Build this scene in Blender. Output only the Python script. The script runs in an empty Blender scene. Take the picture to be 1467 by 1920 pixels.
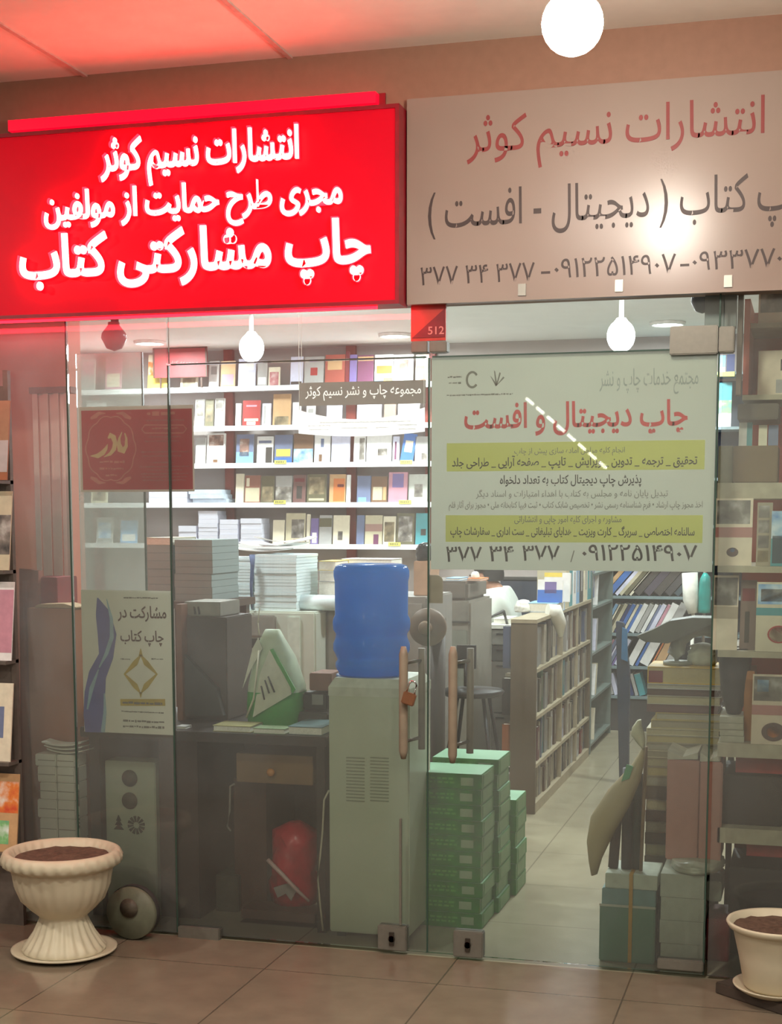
import bpy, bmesh, math, random
from mathutils import Vector, Matrix
random.seed(7)
S = bpy.context.scene
COL = S.collection
PI = math.pi
# ------------------------------------------------------------------ camera
FPX, CX, CY = 2791.0, 733.5, 1303.0          # focal length and principal point in pixels of the 1467x1920 frame
YAW, PIT = math.radians(15.65), math.radians(6.84)
CH = 1.45                                    # eye height
_f0 = Vector((-math.sin(YAW), math.cos(YAW), 0)); _r = Vector((math.cos(YAW), math.sin(YAW), 0)); _d0 = Vector((0, 0, -1))
_f = math.cos(PIT)*_f0 + math.sin(PIT)*_d0
_d = -math.sin(PIT)*_f0 + math.cos(PIT)*_d0
def ray(px, py):
    return _r*((px-CX)/FPX) + _d*((py-CY)/FPX) + _f
_v = ray(805, 1793); _t = CH/-_v.z
CAM = Vector((-_v.x*_t, -_v.y*_t, CH))       # the shop front is the plane Y = 0, the door meeting line is X = 0
def P(px, py, Y=0.0):
    v = ray(px, py); t = (Y-CAM.y)/v.y; return CAM + v*t
def PZ(px, py, z=0.0):
    v = ray(px, py); t = (z-CAM.z)/v.z; return CAM + v*t
def PX(px, py, x):
    v = ray(px, py); t = (x-CAM.x)/v.x; return CAM + v*t
cd = bpy.data.cameras.new('camera'); cam = bpy.data.objects.new('camera', cd); COL.objects.link(cam)
cd.sensor_fit = 'VERTICAL'; cd.sensor_height = 36.0; cd.lens = FPX/1920*36.0
cd.shift_x = 0.0; cd.shift_y = (CY-960)/1920.0
cam.location = CAM
cam.rotation_euler = Matrix((_r, -_d, -_f)).transposed().to_euler()
cd.clip_start = 0.05; cd.clip_end = 100
S.camera = cam
# ------------------------------------------------------------------ render look
S.view_settings.view_transform = 'Standard'; S.view_settings.look = 'None'
S.view_settings.gamma = 1; S.view_settings.use_curve_mapping = False
S.view_settings.exposure = 0.0
S.cycles.use_denoising = True
S.cycles.max_bounces = 8; S.cycles.transparent_max_bounces = 24; S.cycles.diffuse_bounces = 4
S.cycles.sample_clamp_indirect = 6.0
S.cycles.caustics_reflective = False; S.cycles.caustics_refractive = False
W = bpy.data.worlds.new('world'); S.world = W; W.use_nodes = True
W.node_tree.nodes['Background'].inputs[0].default_value = (1.0, 0.92, 0.82, 1)
W.node_tree.nodes['Background'].inputs[1].default_value = 0.3
HALL_W, SHOP_W, BULB_W = 40.0, 38.0, 18.0     # watts of each hall lamp, shop ceiling lamp, bare bulb
RED_GLOW, RED_FACE, WHITE_LED, RED_UNDER = 9.0, 0.2, 2.2, 7.0
ZC, ZI, YB = 2.89, 2.66, 5.75                # hall ceiling, shop ceiling, shop back wall
def area(name, loc, size, watts, color, rot=(0, 0, 0), shape='DISK', parent=None):
    l = bpy.data.lights.new(name, 'AREA'); l.shape = shape; l.size = size; l.energy = watts; l.color = color
    o = bpy.data.objects.new(name, l); o.location = loc; o.rotation_euler = rot; COL.objects.link(o)
    return o
# ------------------------------------------------------------------ helpers
def lin(c): return tuple(((v/255)/12.92 if v/255 <= .04045 else ((v/255+.055)/1.055)**2.4) for v in c)
_mats = {}
def mat(name, rgb, rough=.55, metal=0., emit=0., ecol=None, vary=.12, scale=30., spec=.4, trans=0.):
    if name in _mats: return _mats[name]
    m = bpy.data.materials.new(name); m.use_nodes = True; nt = m.node_tree; b = nt.nodes['Principled BSDF']
    c = lin(rgb)
    if vary > 0:
        tc = nt.nodes.new('ShaderNodeTexCoord'); n = nt.nodes.new('ShaderNodeTexNoise'); n.inputs['Scale'].default_value = scale
        n.inputs['Detail'].default_value = 4
        r = nt.nodes.new('ShaderNodeValToRGB'); r.color_ramp.elements[0].position = .3; r.color_ramp.elements[1].position = .7
        r.color_ramp.elements[0].color = tuple(v*(1-vary) for v in c)+(1,)
        r.color_ramp.elements[1].color = tuple(min(1, v*(1+vary)) for v in c)+(1,)
        nt.links.new(tc.outputs['Object'], n.inputs['Vector']); nt.links.new(n.outputs['Fac'], r.inputs[0])
        nt.links.new(r.outputs[0], b.inputs['Base Color'])
    else: b.inputs['Base Color'].default_value = c+(1,)
    b.inputs['Roughness'].default_value = rough; b.inputs['Metallic'].default_value = metal
    b.inputs['Specular IOR Level'].default_value = spec
    if emit > 0:
        b.inputs['Emission Color'].default_value = (lin(ecol) if ecol else c)+(1,); b.inputs['Emission Strength'].default_value = emit
    if trans > 0: b.inputs['Transmission Weight'].default_value = trans
    _mats[name] = m; return m
def paper(rgb): return mat('paper_%d_%d_%d' % rgb, rgb, .6, vary=.08, scale=60)
def art(name, stops, scale=14.):
    """printed picture: noise through several inks"""
    if name in _mats: return _mats[name]
    m = bpy.data.materials.new(name); m.use_nodes = True; nt = m.node_tree; b = nt.nodes['Principled BSDF']; b.inputs['Roughness'].default_value = .5
    tc = nt.nodes.new('ShaderNodeTexCoord'); n = nt.nodes.new('ShaderNodeTexNoise'); n.inputs['Scale'].default_value = scale; n.inputs['Detail'].default_value = 5
    r = nt.nodes.new('ShaderNodeValToRGB'); e = r.color_ramp.elements
    k = len(stops)
    for i, c in enumerate(stops):
        p = .3+.4*i/max(1, k-1)
        if i < 2: e[i].position = p; el = e[i]
        else: el = e.new(p)
        el.color = lin(c)+(1,)
    nt.links.new(tc.outputs['Object'], n.inputs['Vector']); nt.links.new(n.outputs['Fac'], r.inputs[0]); nt.links.new(r.outputs[0], b.inputs['Base Color'])
    _mats[name] = m; return m
def tmat(name, rgb, fac=.45, rough=.5):
    """thin sheet that lets some light through"""
    if name in _mats: return _mats[name]
    m = mat(name, rgb, rough, vary=.03, scale=8); nt = m.node_tree; b = nt.nodes['Principled BSDF']; out = nt.nodes['Material Output']
    t = nt.nodes.new('ShaderNodeBsdfTranslucent'); t.inputs[0].default_value = lin(rgb)+(1,); mx = nt.nodes.new('ShaderNodeMixShader'); mx.inputs[0].default_value = fac
    nt.links.new(b.outputs[0], mx.inputs[1]); nt.links.new(t.outputs[0], mx.inputs[2]); nt.links.new(mx.outputs[0], out.inputs[0]); return m
WL = {}
class MB:
    def __init__(s): s.v = []; s.f = []; s.mi = []; s.sm = []
    def add(s, vs, fs, mi=0, smooth=False):
        o = len(s.v); s.v += [Vector(v) for v in vs]
        for f in fs: s.f.append([i+o for i in f]); s.mi.append(mi); s.sm.append(smooth)
        return s
    def box(s, x0, x1, y0, y1, z0, z1, mi=0, M=None):
        vs = [Vector((x, y, z)) for z in (z0, z1) for y in (y0, y1) for x in (x0, x1)]
        if M: vs = [M @ v for v in vs]
        return s.add(vs, [(0,2,3,1),(4,5,7,6),(0,1,5,4),(2,6,7,3),(0,4,6,2),(1,3,7,5)], mi)
    def prism(s, poly, y0, y1, mi=0, M=None):      # polygon in XZ, extruded along Y
        n = len(poly); vs = [Vector((x, y0, z)) for x, z in poly]+[Vector((x, y1, z)) for x, z in poly]
        if M: vs = [M @ v for v in vs]
        return s.add(vs, [tuple(range(n)), tuple(range(2*n-1, n-1, -1))]+[(i, (i+1) % n, n+(i+1) % n, n+i) for i in range(n)], mi)
    def loft(s, rings, mi=0, cap=True, smooth=True, closed=True):
        n = len(rings[0]); vs = [p for r in rings for p in r]; fs = []
        for k in range(len(rings)-1):
            for i in range(n if closed else n-1):
                j = (i+1) % n; fs.append((k*n+i, k*n+j, (k+1)*n+j, (k+1)*n+i))
        s.add(vs, fs, mi, smooth)
        if cap and closed:
            s.add(rings[0], [tuple(reversed(range(n)))], mi); s.add(rings[-1], [tuple(range(n))], mi)
        return s
    def lathe(s, prof, c=(0, 0, 0), n=40, mi=0, cap=False, mod=None, axis='z'):
        rings = []
        for r, z in prof:
            ring = []
            for i in range(n):
                a = 2*PI*i/n; rr = r*(mod(a, z, r) if mod else 1)
                p = (rr*math.cos(a), rr*math.sin(a), z)
                if axis == 'y': p = (p[0], -p[2], p[1])
                if axis == 'x': p = (p[2], p[0], p[1])
                ring.append(Vector(c)+Vector(p))
            rings.append(ring)
        return s.loft(rings, mi, cap)
    def tube(s, pts, r, n=8, mi=0):
        pts = [Vector(p) for p in pts]; rings = []
        for k, p in enumerate(pts):
            t = (pts[min(k+1, len(pts)-1)]-pts[max(k-1, 0)]).normalized()
            a = t.cross(Vector((0, 0, 1)));
            if a.length < .05: a = t.cross(Vector((1, 0, 0)))
            a.normalize(); b = t.cross(a); rr = r[k] if isinstance(r, (list, tuple)) else r
            rings.append([p+a*rr*math.cos(2*PI*i/n)+b*rr*math.sin(2*PI*i/n) for i in range(n)])
        return s.loft(rings, mi)
    def build(s, name, mats, parent=None, bevel=0., base=None):
        if not isinstance(mats, (list, tuple)): mats = [mats]
        lo = Vector([min(v[i] for v in s.v) for i in range(3)]); hi = Vector([max(v[i] for v in s.v) for i in range(3)])
        org = Vector(base) if base else Vector(((lo.x+hi.x)/2, (lo.y+hi.y)/2, lo.z))
        me = bpy.data.meshes.new(name); me.from_pydata([v-org for v in s.v], [], s.f)
        for m in mats: me.materials.append(m)
        me.polygons.foreach_set('material_index', s.mi); me.polygons.foreach_set('use_smooth', s.sm); me.update()
        bm = bmesh.new(); bm.from_mesh(me); bmesh.ops.remove_doubles(bm, verts=bm.verts, dist=1e-6); bmesh.ops.recalc_face_normals(bm, faces=bm.faces)
        if bevel > 0:
            es = [e for e in bm.edges if len(e.link_faces) == 2 and e.calc_face_angle(0) > .6]
            bmesh.ops.bevel(bm, geom=es, offset=bevel, segments=2, affect='EDGES', clamp_overlap=True)
        bm.to_mesh(me); bm.free()
        o = bpy.data.objects.new(name, me); COL.objects.link(o)
        return place(o, org, parent)
def place(o, org, parent=None):
    org = Vector(org)
    if parent: o.parent = parent; o.location = org-WL[parent.name]
    else: o.location = org
    WL[o.name] = org; return o
def tag(o, label=None, cat=None, group=None, kind=None):
    if label: o['label'] = label
    if cat: o['category'] = cat
    if group: o['group'] = group
    if kind: o['kind'] = kind
    return o
def thing(name, label, cat, loc, group=None):
    o = bpy.data.objects.new(name, None); o.empty_display_size = .05; COL.objects.link(o); place(o, loc)
    return tag(o, label, cat, group)
def struct(o): o['kind'] = 'structure'; return o
def box(name, m, x0, x1, y0, y1, z0, z1, parent=None, bevel=0.):
    return MB().box(x0, x1, y0, y1, z0, z1).build(name, m, parent, bevel)
def pquad(name, m, l, t, r, b, Y, parent=None):
    a, c = P((l+r)/2, t, Y), P((l+r)/2, b, Y); x0, x1 = P(l, (t+b)/2, Y).x, P(r, (t+b)/2, Y).x
    return MB().add([(x0, Y, c.z), (x1, Y, c.z), (x1, Y, a.z), (x0, Y, a.z)], [(0, 1, 2, 3)]).build(name, m, parent)
def pbox(name, m, px0, py0, px1, py1, Y, depth, parent=None, bevel=0., z0=None):
    a = P(px0, py0, Y); b = P(px1, py1, Y)
    return box(name, m, a.x, b.x, Y, Y+depth, b.z if z0 is None else z0, a.z, parent, bevel)
# ------------------------------------------------------------------ Persian lettering
_F = {}
def _reg(ch, base, n): _F[ch] = [chr(base+i) for i in range(n)]
for ch, b, n in (('ا',0xFE8D,2),('ب',0xFE8F,4),('پ',0xFB56,4),('ت',0xFE95,4),('ث',0xFE99,4),('ج',0xFE9D,4),('چ',0xFB7A,4),('ح',0xFEA1,4),('خ',0xFEA5,4),
    ('د',0xFEA9,2),('ذ',0xFEAB,2),('ر',0xFEAD,2),('ز',0xFEAF,2),('س',0xFEB1,4),('ش',0xFEB5,4),('ص',0xFEB9,4),('ض',0xFEBD,4),('ط',0xFEC1,4),('ع',0xFEC9,4),
    ('غ',0xFECD,4),('ف',0xFED1,4),('ق',0xFED5,4),('ک',0xFB8E,4),('گ',0xFB92,4),('ل',0xFEDD,4),('م',0xFEE1,4),('ن',0xFEE5,4),('و',0xFEED,2),('ه',0xFEE9,4),
    ('ی',0xFBFC,4),('آ',0xFE81,2),('ئ',0xFE89,4)): _reg(ch, b, n)
def shape(s):
    out = []
    for i, ch in enumerate(s):
        if ch not in _F: out.append({'(': ')', ')': '('}.get(ch, ch)); continue
        pj = i > 0 and s[i-1] in _F and len(_F[s[i-1]]) == 4
        nj = len(_F[ch]) == 4 and i+1 < len(s) and s[i+1] in _F
        out.append(_F[ch][(3 if nj else 1) if pj else (2 if nj else 0)])
    r = out[::-1]; res = []; run = []
    for ch in r:                                # digit runs stay left to right
        if ch in '۰۱۲۳۴۵۶۷۸۹0123456789': run.insert(0, ch)
        else: res += run+[ch]; run = []
    return ''.join(res+run)
def text(name, s, px0, px1, pyt, pyb, Y, m, parent, depth=.002, bold=0., raw=False, gap=.0005, tilt=0.):
    """letters on a plane facing the hall: left/right ends px0,px1, top/bottom pyt,pyb taken at the middle"""
    c = bpy.data.curves.new('t', 'FONT'); c.body = s if raw else shape(s); c.size = 1; c.offset = bold; c.extrude = .5 if depth > 0 else 0; c.resolution_u = 3
    t = bpy.data.objects.new('t', c); COL.objects.link(t)
    dg = bpy.context.evaluated_depsgraph_get(); dg.update()
    me = bpy.data.meshes.new_from_object(t.evaluated_get(dg)); bpy.data.objects.remove(t); bpy.data.curves.remove(c)
    xs = [v.co.x for v in me.vertices]; ys = [v.co.y for v in me.vertices]
    ym = (pyt+pyb)/2; xm = (px0+px1)/2
    A = P(px0, ym, Y); B = P(px1, ym, Y); T = P(xm, pyt, Y); U = P(xm, pyb, Y)
    sx = (B.x-A.x)/(max(xs)-min(xs)); sz = (T.z-U.z)/(max(ys)-min(ys))
    org = Vector(((A.x+B.x)/2, Y-gap, U.z))
    for v in me.vertices:
        x, y, z = v.co
        X = A.x+(x-min(xs))*sx; Z = U.z+(y-min(ys))*sz
        v.co = Vector((X, Y-gap-(z+.5)*depth, Z+(X-org.x)*tilt))-org
    me.materials.clear(); me.materials.append(m); me.update(); me.name = name
    o = bpy.data.objects.new(name, me); COL.objects.link(o)
    return place(o, org, parent)
def scribble(mb, px0, px1, py, h, Y, mi=0, d=.0008, seed=0):
    """a line of print too small to read: short ink dashes"""
    rnd = random.Random(seed*97+int(px0*3+py)); A = P(px0, py, Y); B = P(px1, py, Y); hz = abs(P(px0, py-h, Y).z-A.z)
    x = A.x
    while x < B.x:
        w = hz*rnd.uniform(.5, 2.4); x1 = min(B.x, x+w)
        mb.box(x, x1, Y-d, Y, A.z-hz*.35*rnd.random(), A.z+hz*(.3+.4*rnd.random()), mi); x = x1+hz*rnd.uniform(.15, .45)
    return mb
def lines(specs, h, Y, m, parent, nm='text_line'):
    for l, r, y in specs: scribble(MB(), l, r, y, h, Y).build(nm, m, parent)
# ------------------------------------------------------------------ shared materials
M_white = mat('white_paint', (226, 224, 214), .5); M_metal = mat('brushed_steel', (150, 146, 138), .35, .8, vary=.05)
M_brown = mat('brown_board', (84, 62, 52), .5); M_black = mat('black_plastic', (30, 28, 28), .45); M_ink = mat('black_ink', (52, 46, 46), .6, vary=.03)
M_grey = mat('grey_plastic', (128, 126, 120), .5); M_dgrey = mat('dark_grey_plastic', (62, 60, 58), .5); M_page = mat('book_pages', (232, 228, 216), .7, vary=.1, scale=200)
M_kraft = mat('cardboard', (150, 108, 74), .75); M_redpost = mat('red_brown_metal', (142, 62, 52), .45); M_shelf = mat('white_shelf_metal', (238, 238, 242), .35, vary=.03)
M_ink_red = mat('brick_red_ink', (168, 52, 50), .55, vary=.05); M_ink_grey = mat('grey_ink', (120, 116, 108), .6, vary=.03)
# ================================================================== setting
def tiled(name, c1, c2, mortar, size, rough, off=(0, 0)):
    m = bpy.data.materials.new(name); m.use_nodes = True; nt = m.node_tree; b = nt.nodes['Principled BSDF']
    g = nt.nodes.new('ShaderNodeNewGeometry'); mp = nt.nodes.new('ShaderNodeMapping'); mp.inputs['Location'].default_value = (off[0], off[1], 0)
    br = nt.nodes.new('ShaderNodeTexBrick'); br.offset = 0; br.inputs['Scale'].default_value = 1; br.inputs['Brick Width'].default_value = size; br.inputs['Row Height'].default_value = size
    br.inputs['Mortar Size'].default_value = .003; br.inputs['Mortar Smooth'].default_value = .2
    n = nt.nodes.new('ShaderNodeTexNoise'); n.inputs['Scale'].default_value = 9; n.inputs['Detail'].default_value = 7
    r = nt.nodes.new('ShaderNodeValToRGB'); r.color_ramp.elements[0].position = .3; r.color_ramp.elements[1].position = .7
    r.color_ramp.elements[0].color = lin(c1)+(1,); r.color_ramp.elements[1].color = lin(c2)+(1,)
    mx = nt.nodes.new('ShaderNodeMix'); mx.data_type = 'RGBA'; mx.inputs['B'].default_value = lin(mortar)+(1,)
    L = nt.links.new
    L(g.outputs['Position'], mp.inputs['Vector']); L(mp.outputs[0], br.inputs['Vector']); L(g.outputs['Position'], n.inputs['Vector'])
    L(n.outputs['Fac'], r.inputs[0]); L(r.outputs[0], mx.inputs['A']); L(br.outputs['Fac'], mx.inputs['Factor']); L(mx.outputs['Result'], b.inputs['Base Color'])
    b.inputs['Roughness'].default_value = rough; b.inputs['Specular IOR Level'].default_value = .5
    _mats[name] = m; return m
M_hallfloor = tiled('hall_floor_tiles', (118, 106, 90), (130, 117, 99), (88, 78, 66), .575, .14, off=(-P(550, 1790).x, .28))
M_shopfloor = tiled('shop_floor_tiles', (150, 142, 118), (162, 154, 130), (128, 120, 100), .575, .22, off=(-P(550, 1790).x, 0.1))
M_plaster = mat('ceiling_plaster', (236, 228, 216), .8, vary=.04, scale=8); M_shopceil = mat('shop_ceiling_paint', (236, 236, 232), .8, vary=.03, scale=6)
XL, XR = -4.2, 2.6
struct(box('floor', M_hallfloor, -8, 6, -9, 0, -.1, 0)); struct(box('floor', M_shopfloor, XL, XR, 0, YB, -.1, 0))
struct(box('ceiling', M_plaster, -8, 6, -9, .1, ZC, ZC+.1))
struct(box('ceiling', M_shopceil, XL, XR, .12, YB, ZI, ZI+.05))
M_wall = mat('cream_wall', (168, 158, 154), .7, vary=.05, scale=4); M_fascia = mat('brown_fascia', (156, 116, 96), .5, vary=.05)
struct(box('wall_back', M_wall, XL, XR, YB, YB+.1, 0, ZI)); struct(box('wall_left', M_wall, XL-.1, XL, .12, YB, 0, ZI)); struct(box('wall_right', M_wall, XR, XR+.1, .12, YB, 0, ZI))
ZT = P(805, 566).z                                        # underside of the fascia / top of the glass
struct(box('wall_front', M_fascia, -8, 6, -.02, .12, ZT, ZC))
mb = MB()
for px in (60, 480): 
    q = PZ(px, 80 if px == 60 else 50, ZC); mb.box(q.x-.008, q.x+.008, -4, -.02, ZC-.006, ZC)
for y in (-1.0,): mb.box(-8, 6, y-.008, y+.008, ZC-.006, ZC)
mb2 = mb.build('trim_1', mat('ceiling_seam', (198, 178, 166), .7)); struct(mb2)
# rail that carries the glass
rail = struct(box('trim_2', mat('bronze_rail', (128, 112, 100), .4, .3), P(770, 570).x, 6, -.045, -.021, ZT-.002, P(805, 548).z))
for px in (985, 1165, 1367):
    q = P(px, 556); MB().box(q.x-.012, q.x+.012, -.055, -.045, ZT, ZT+.035).build('clip', M_metal, rail)
# ---- glass
def glass(name, haze, tint=(.93, .97, .94)):
    m = bpy.data.materials.new(name); m.use_nodes = True; nt = m.node_tree; nt.nodes.clear(); N = nt.nodes.new; L = nt.links.new
    out = N('ShaderNodeOutputMaterial'); tr = N('ShaderNodeBsdfTransparent'); tr.inputs[0].default_value = tint+(1,)
    df = N('ShaderNodeBsdfDiffuse'); df.inputs[0].default_value = (.86, .84, .78, 1); tl = N('ShaderNodeBsdfTranslucent'); tl.inputs[0].default_value = (.8, .85, .85, 1)
    dm = N('ShaderNodeMixShader'); dm.inputs[0].default_value = .3; L(df.outputs[0], dm.inputs[1]); L(tl.outputs[0], dm.inputs[2])
    tc = N('ShaderNodeTexCoord'); ns = N('ShaderNodeTexNoise'); ns.inputs['Scale'].default_value = 3.5; ns.inputs['Detail'].default_value = 5
    rp = N('ShaderNodeMapRange'); rp.inputs['From Min'].default_value = .3; rp.inputs['From Max'].default_value = .7; rp.inputs['To Min'].default_value = haze*.75; rp.inputs['To Max'].default_value = haze*1.25
    L(tc.outputs['Object'], ns.inputs['Vector']); L(ns.outputs['Fac'], rp.inputs['Value'])
    m1 = N('ShaderNodeMixShader'); L(rp.outputs[0], m1.inputs[0]); L(tr.outputs[0], m1.inputs[1]); L(dm.outputs[0], m1.inputs[2])
    gl = N('ShaderNodeBsdfGlossy'); gl.inputs['Roughness'].default_value = .015; fr = N('ShaderNodeFresnel'); fr.inputs['IOR'].default_value = 1.38
    m2 = N('ShaderNodeMixShader'); L(fr.outputs[0], m2.inputs[0]); L(m1.outputs[0], m2.inputs[1]); L(gl.outputs[0], m2.inputs[2])
    L(m2.outputs[0], out.inputs[0]); _mats[name] = m; return m
HZ = .072  # veil of flare and glare put into the glass as pale haze
G_door = glass('veiled_door_glass', HZ); G_side = glass('veiled_side_glass', .11); G_top = glass('transom_glass', HZ*.6); G_inner = glass('inner_glass', .34)
M_edge = mat('green_glass_edge', (58, 78, 68), .2, vary=.02)
ZD = P(1075, 663).z                                       # top of the door leaves
xa, xb, xc, xd = P(135, 1100).x, P(322, 1100).x, P(803.5, 1100).x, P(1338, 1100).x
def pane(name, x0, x1, z0, z1, m, edges='lr'):
    o = struct(box(name, m, x0, x1, 0, .01, z0, z1))
    return o
w1 = pane('window_1', xa+.003, xb-.004, .01, ZT, G_side); pane('window_2', -3.6, xa-.003, .01, ZT, G_side)
w3 = pane('window_3', xb+.002, xc-.002, ZD+.006, ZT, G_top); w4 = pane('window_4', xc+.002, xd+.01, ZD+.006, ZT, G_top)
w5 = pane('window_5', xd+.012, 3.0, .01, ZT, G_door)
d1 = pane('door_1', xb+.002, xc-.003, .012, ZD, G_door); d2 = pane('door_2', xc+.003, xd-.003, .012, ZD, G_door)
for par, x in ((w1, xa), (d1, xb), (d2, xc), (w5, xd)):
    box('glass_edge', M_edge, x-.0028, x+.0022, -.001, .0112, .012, ZD if x in (xb, xc) else ZT, par)
box('glass_edge', M_edge, xb+.01, xc-.01, .0, .0105, ZD+.001, ZD+.005, d1); box('glass_edge', M_edge, xc+.01, xd-.01, .0, .0105, ZD+.001, ZD+.005, d2)
w6 = struct(box('window_6', G_inner, P(150, 1000, .1).x, P(271, 1000, .1).x, .1, .106, .72, P(200, 662, .1).z)); box('glass_edge', M_edge, P(271, 1000, .1).x, P(273.5, 1000, .1).x, .099, .107, .72, P(200, 662, .1).z, w6)
# door furniture
M_patch = mat('satin_patch_steel', (118, 114, 104), .4, .3, vary=.06, scale=50)
def patch(par, l, t, r, b, name, keyhole=False):
    o = pbox(name, M_patch, l, t, r, b, -.016, .042, par, .003)
    if keyhole:
        a = P((l+r)/2, (t+b)/2, -.016); mb = MB(); mb.lathe([(0.0001, 0), (.011, 0), (.011, .006), (0.0001, .006)], (a.x, -.0165, a.z), 20, axis='y')
        mb.box(a.x-.008, a.x+.008, -.0225, -.0165, a.z-.022, a.z+.022)
        mb.build('keyhole', mat('dark_lock_barrel', (70, 62, 54), .4, .5), o)
    return o
patch(d1, 708, 1735, 762, 1785, 'lock_fitting', True); patch(d2, 850, 1745, 905, 1798, 'lock_fitting', True)
_b = pbox('floor_bolt', M_patch, 749, 1535, 753, 1735, -.012, .008, d1); patch(d1, 333, 1737, 411, 1772, 'hinge_fitting'); patch(d2, 1233, 1798, 1319, 1824, 'hinge_fitting')
tp = patch(d2, 1257, 612, 1346, 663, 'hinge_fitting'); patch(w5, 1349, 612, 1377, 660, 'corner_fitting')
patch(d1, 771, 640, 802, 661, 'top_fitting'); patch(d2, 805, 640, 838, 660, 'top_fitting')
M_bronze = mat('bronze_handle', (142, 128, 110), .45, 0, vary=.08)
def handle(par, px, t, b):
    a = P(px, t, -.055); c = P(px, b, -.055); mb = MB(); x = a.x
    mb.tube([(x, -.055, c.z-.005), (x, -.055, c.z+.02), (x, -.055, a.z-.02), (x, -.055, a.z+.005)], [.008, .0145, .0145, .008], 14)
    mb.tube([(x+.03, .065, c.z+.01), (x+.03, .065, a.z-.01)], .012, 12)
    o = mb.build('handle', M_bronze, par)
    s = MB()
    for z in (c.z+.05, a.z-.05): s.tube([(x, -.05, z), (x+.01, 0, z), (x+.03, .065, z)], .006, 8)
    s.build('handle_mount', M_metal, o); return x, a, c
hx, ha, hc = handle(d1, 757, 1215, 1420); handle(d2, 850, 1215, 1428)
# padlock on the left handle
q = P(767, 1310, -.085)
pl = thing('padlock', 'brown brass padlock hanging on the left door handle', 'padlock', (q.x, -.085, q.z-.02))
Mr = Matrix.Translation((q.x, -.085, q.z)) @ Matrix.Rotation(math.radians(16), 4, 'Y')
MB().box(-.021, .021, -.009, .009, -.02, .02, M=Mr).build('body', mat('brass', (126, 84, 58), .45, .2), pl, .003)
mb = MB(); mb.tube([Mr @ Vector(v) for v in ((-.013, 0, .02), (-.013, 0, .045), (-.007, 0, .057), (.004, 0, .058), (.012, 0, .05), (.014, 0, .02))], .0035, 8); mb.build('shackle', mat('chrome', (220, 220, 220), .1, 1., vary=.02), pl)
# ================================================================== signs
# lit red box sign
sx0, sx1 = -3.2, P(768, 400).x; sz0, sz1 = P(385, 584, -.12).z, P(385, 222, -.12).z
sg = thing('lightbox_sign', 'red backlit shop sign box with three lines of white Persian lettering', 'sign', ((sx0+sx1)/2, -.07, sz0))
M_rface = mat('red_acrylic', (205, 6, 36), .45, emit=RED_FACE, ecol=(255, 0, 32), vary=.04, scale=5, spec=.15); M_rframe = mat('dark_red_metal', (150, 22, 38), .4)
box('face', M_rface, sx0, sx1-.012, -.118, -.025, sz0+.012, sz1-.012, sg)
mb = MB(); mb.box(sx0, sx1, -.124, -.022, sz0, sz0+.012); mb.box(sx0, sx1, -.124, -.022, sz1-.012, sz1); mb.box(sx1-.012, sx1, -.124, -.022, sz0+.012, sz1-.012); mb.build('frame', M_rframe, sg)
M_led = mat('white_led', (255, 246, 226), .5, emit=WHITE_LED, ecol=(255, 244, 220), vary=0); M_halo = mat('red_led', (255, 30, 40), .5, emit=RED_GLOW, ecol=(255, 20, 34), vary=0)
for s, l, r, t, b, bo in (('انتشارات نسیم کوثر', 190, 561, 247, 343, .02), ('مجری طرح حمایت از مولفین', 84, 643, 342, 428, .02), ('چاپ مشارکتی کتاب', 38, 696, 424, 544, .025)):
    a = text('lettering', s, l, r, t, b, -.145, M_led, sg, .008, bo)
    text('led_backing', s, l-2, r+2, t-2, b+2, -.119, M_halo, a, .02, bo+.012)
# glowing bar and area light added under the box to redden the glass
box('added_under_glow', M_halo, -2.9, sx1-.08, -.1, -.085, sz0-.008, sz0-.001, sg)
_u = area('added_under_light', (-1.5, -.075, sz0-.012), 2.9, RED_UNDER, (1, .03, .06), (math.radians(24), 0, 0), 'RECTANGLE'); _u.data.size_y = .03
# gap above it lit red by the sign, imitated by a glowing bar
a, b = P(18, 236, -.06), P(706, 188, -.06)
ls = thing('red_lit_gap', 'glowing red bar imitating the red-lit gap along the top of the red sign', 'light', ((a.x+b.x)/2, -.05, P(385, 222, -.06).z))
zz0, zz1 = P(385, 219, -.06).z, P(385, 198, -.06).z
box('diffuser', mat('red_lit_gap_glow', (255, 10, 50), .4, emit=.95, ecol=(255, 0, 44), vary=0), a.x, b.x, -.07, -.03, zz0, zz1, ls)
MB().box(a.x-.02, b.x+.02, -.03, -.021, zz0-.004, zz1+.004).build('gap_backing', M_rframe, ls)
# right painted sign board
bz0, bz1 = P(1100, 558, -.05).z, P(1100, 160, -.05).z; bx0, bx1 = P(771, 400).x, 1.75
sb = thing('shop_sign', 'unlit beige shop sign board with brick red and dark Persian lettering and phone numbers', 'sign', ((bx0+bx1)/2, -.035, bz0))
box('board', mat('beige_sign_board', (154, 134, 124), .25, vary=.03, scale=3), bx0, bx1, -.05, -.022, bz0, bz1, sb)
M_sred = mat('faded_red_letters', (138, 56, 54), .5, vary=.05); M_sdark = mat('dark_grey_letters', (70, 56, 54), .5, vary=.05)
text('lettering', 'انتشارات نسیم کوثر', 876, 1434, 198, 306, -.05, M_sred, sb, .0008, .004)
text('lettering', 'چاپ کتاب ( دیجیتال - افست )', 803, 1535, 338, 440, -.05, M_sdark, sb, .0008, .003)
for s, l, r, t, b_ in (('۳۷۷ ۳۴ ۳۷۷', 789, 1003, 496, 531), ('۰۹۱۲۲۵۱۴۹۰۷', 1040, 1268, 480, 517), ('۰۹۳۳۷۷۰', 1299, 1467, 468, 504)): text('phone_number', s, l, r, t, b_, -.05, M_sdark, sb, .0008, .003, raw=True)
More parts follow.
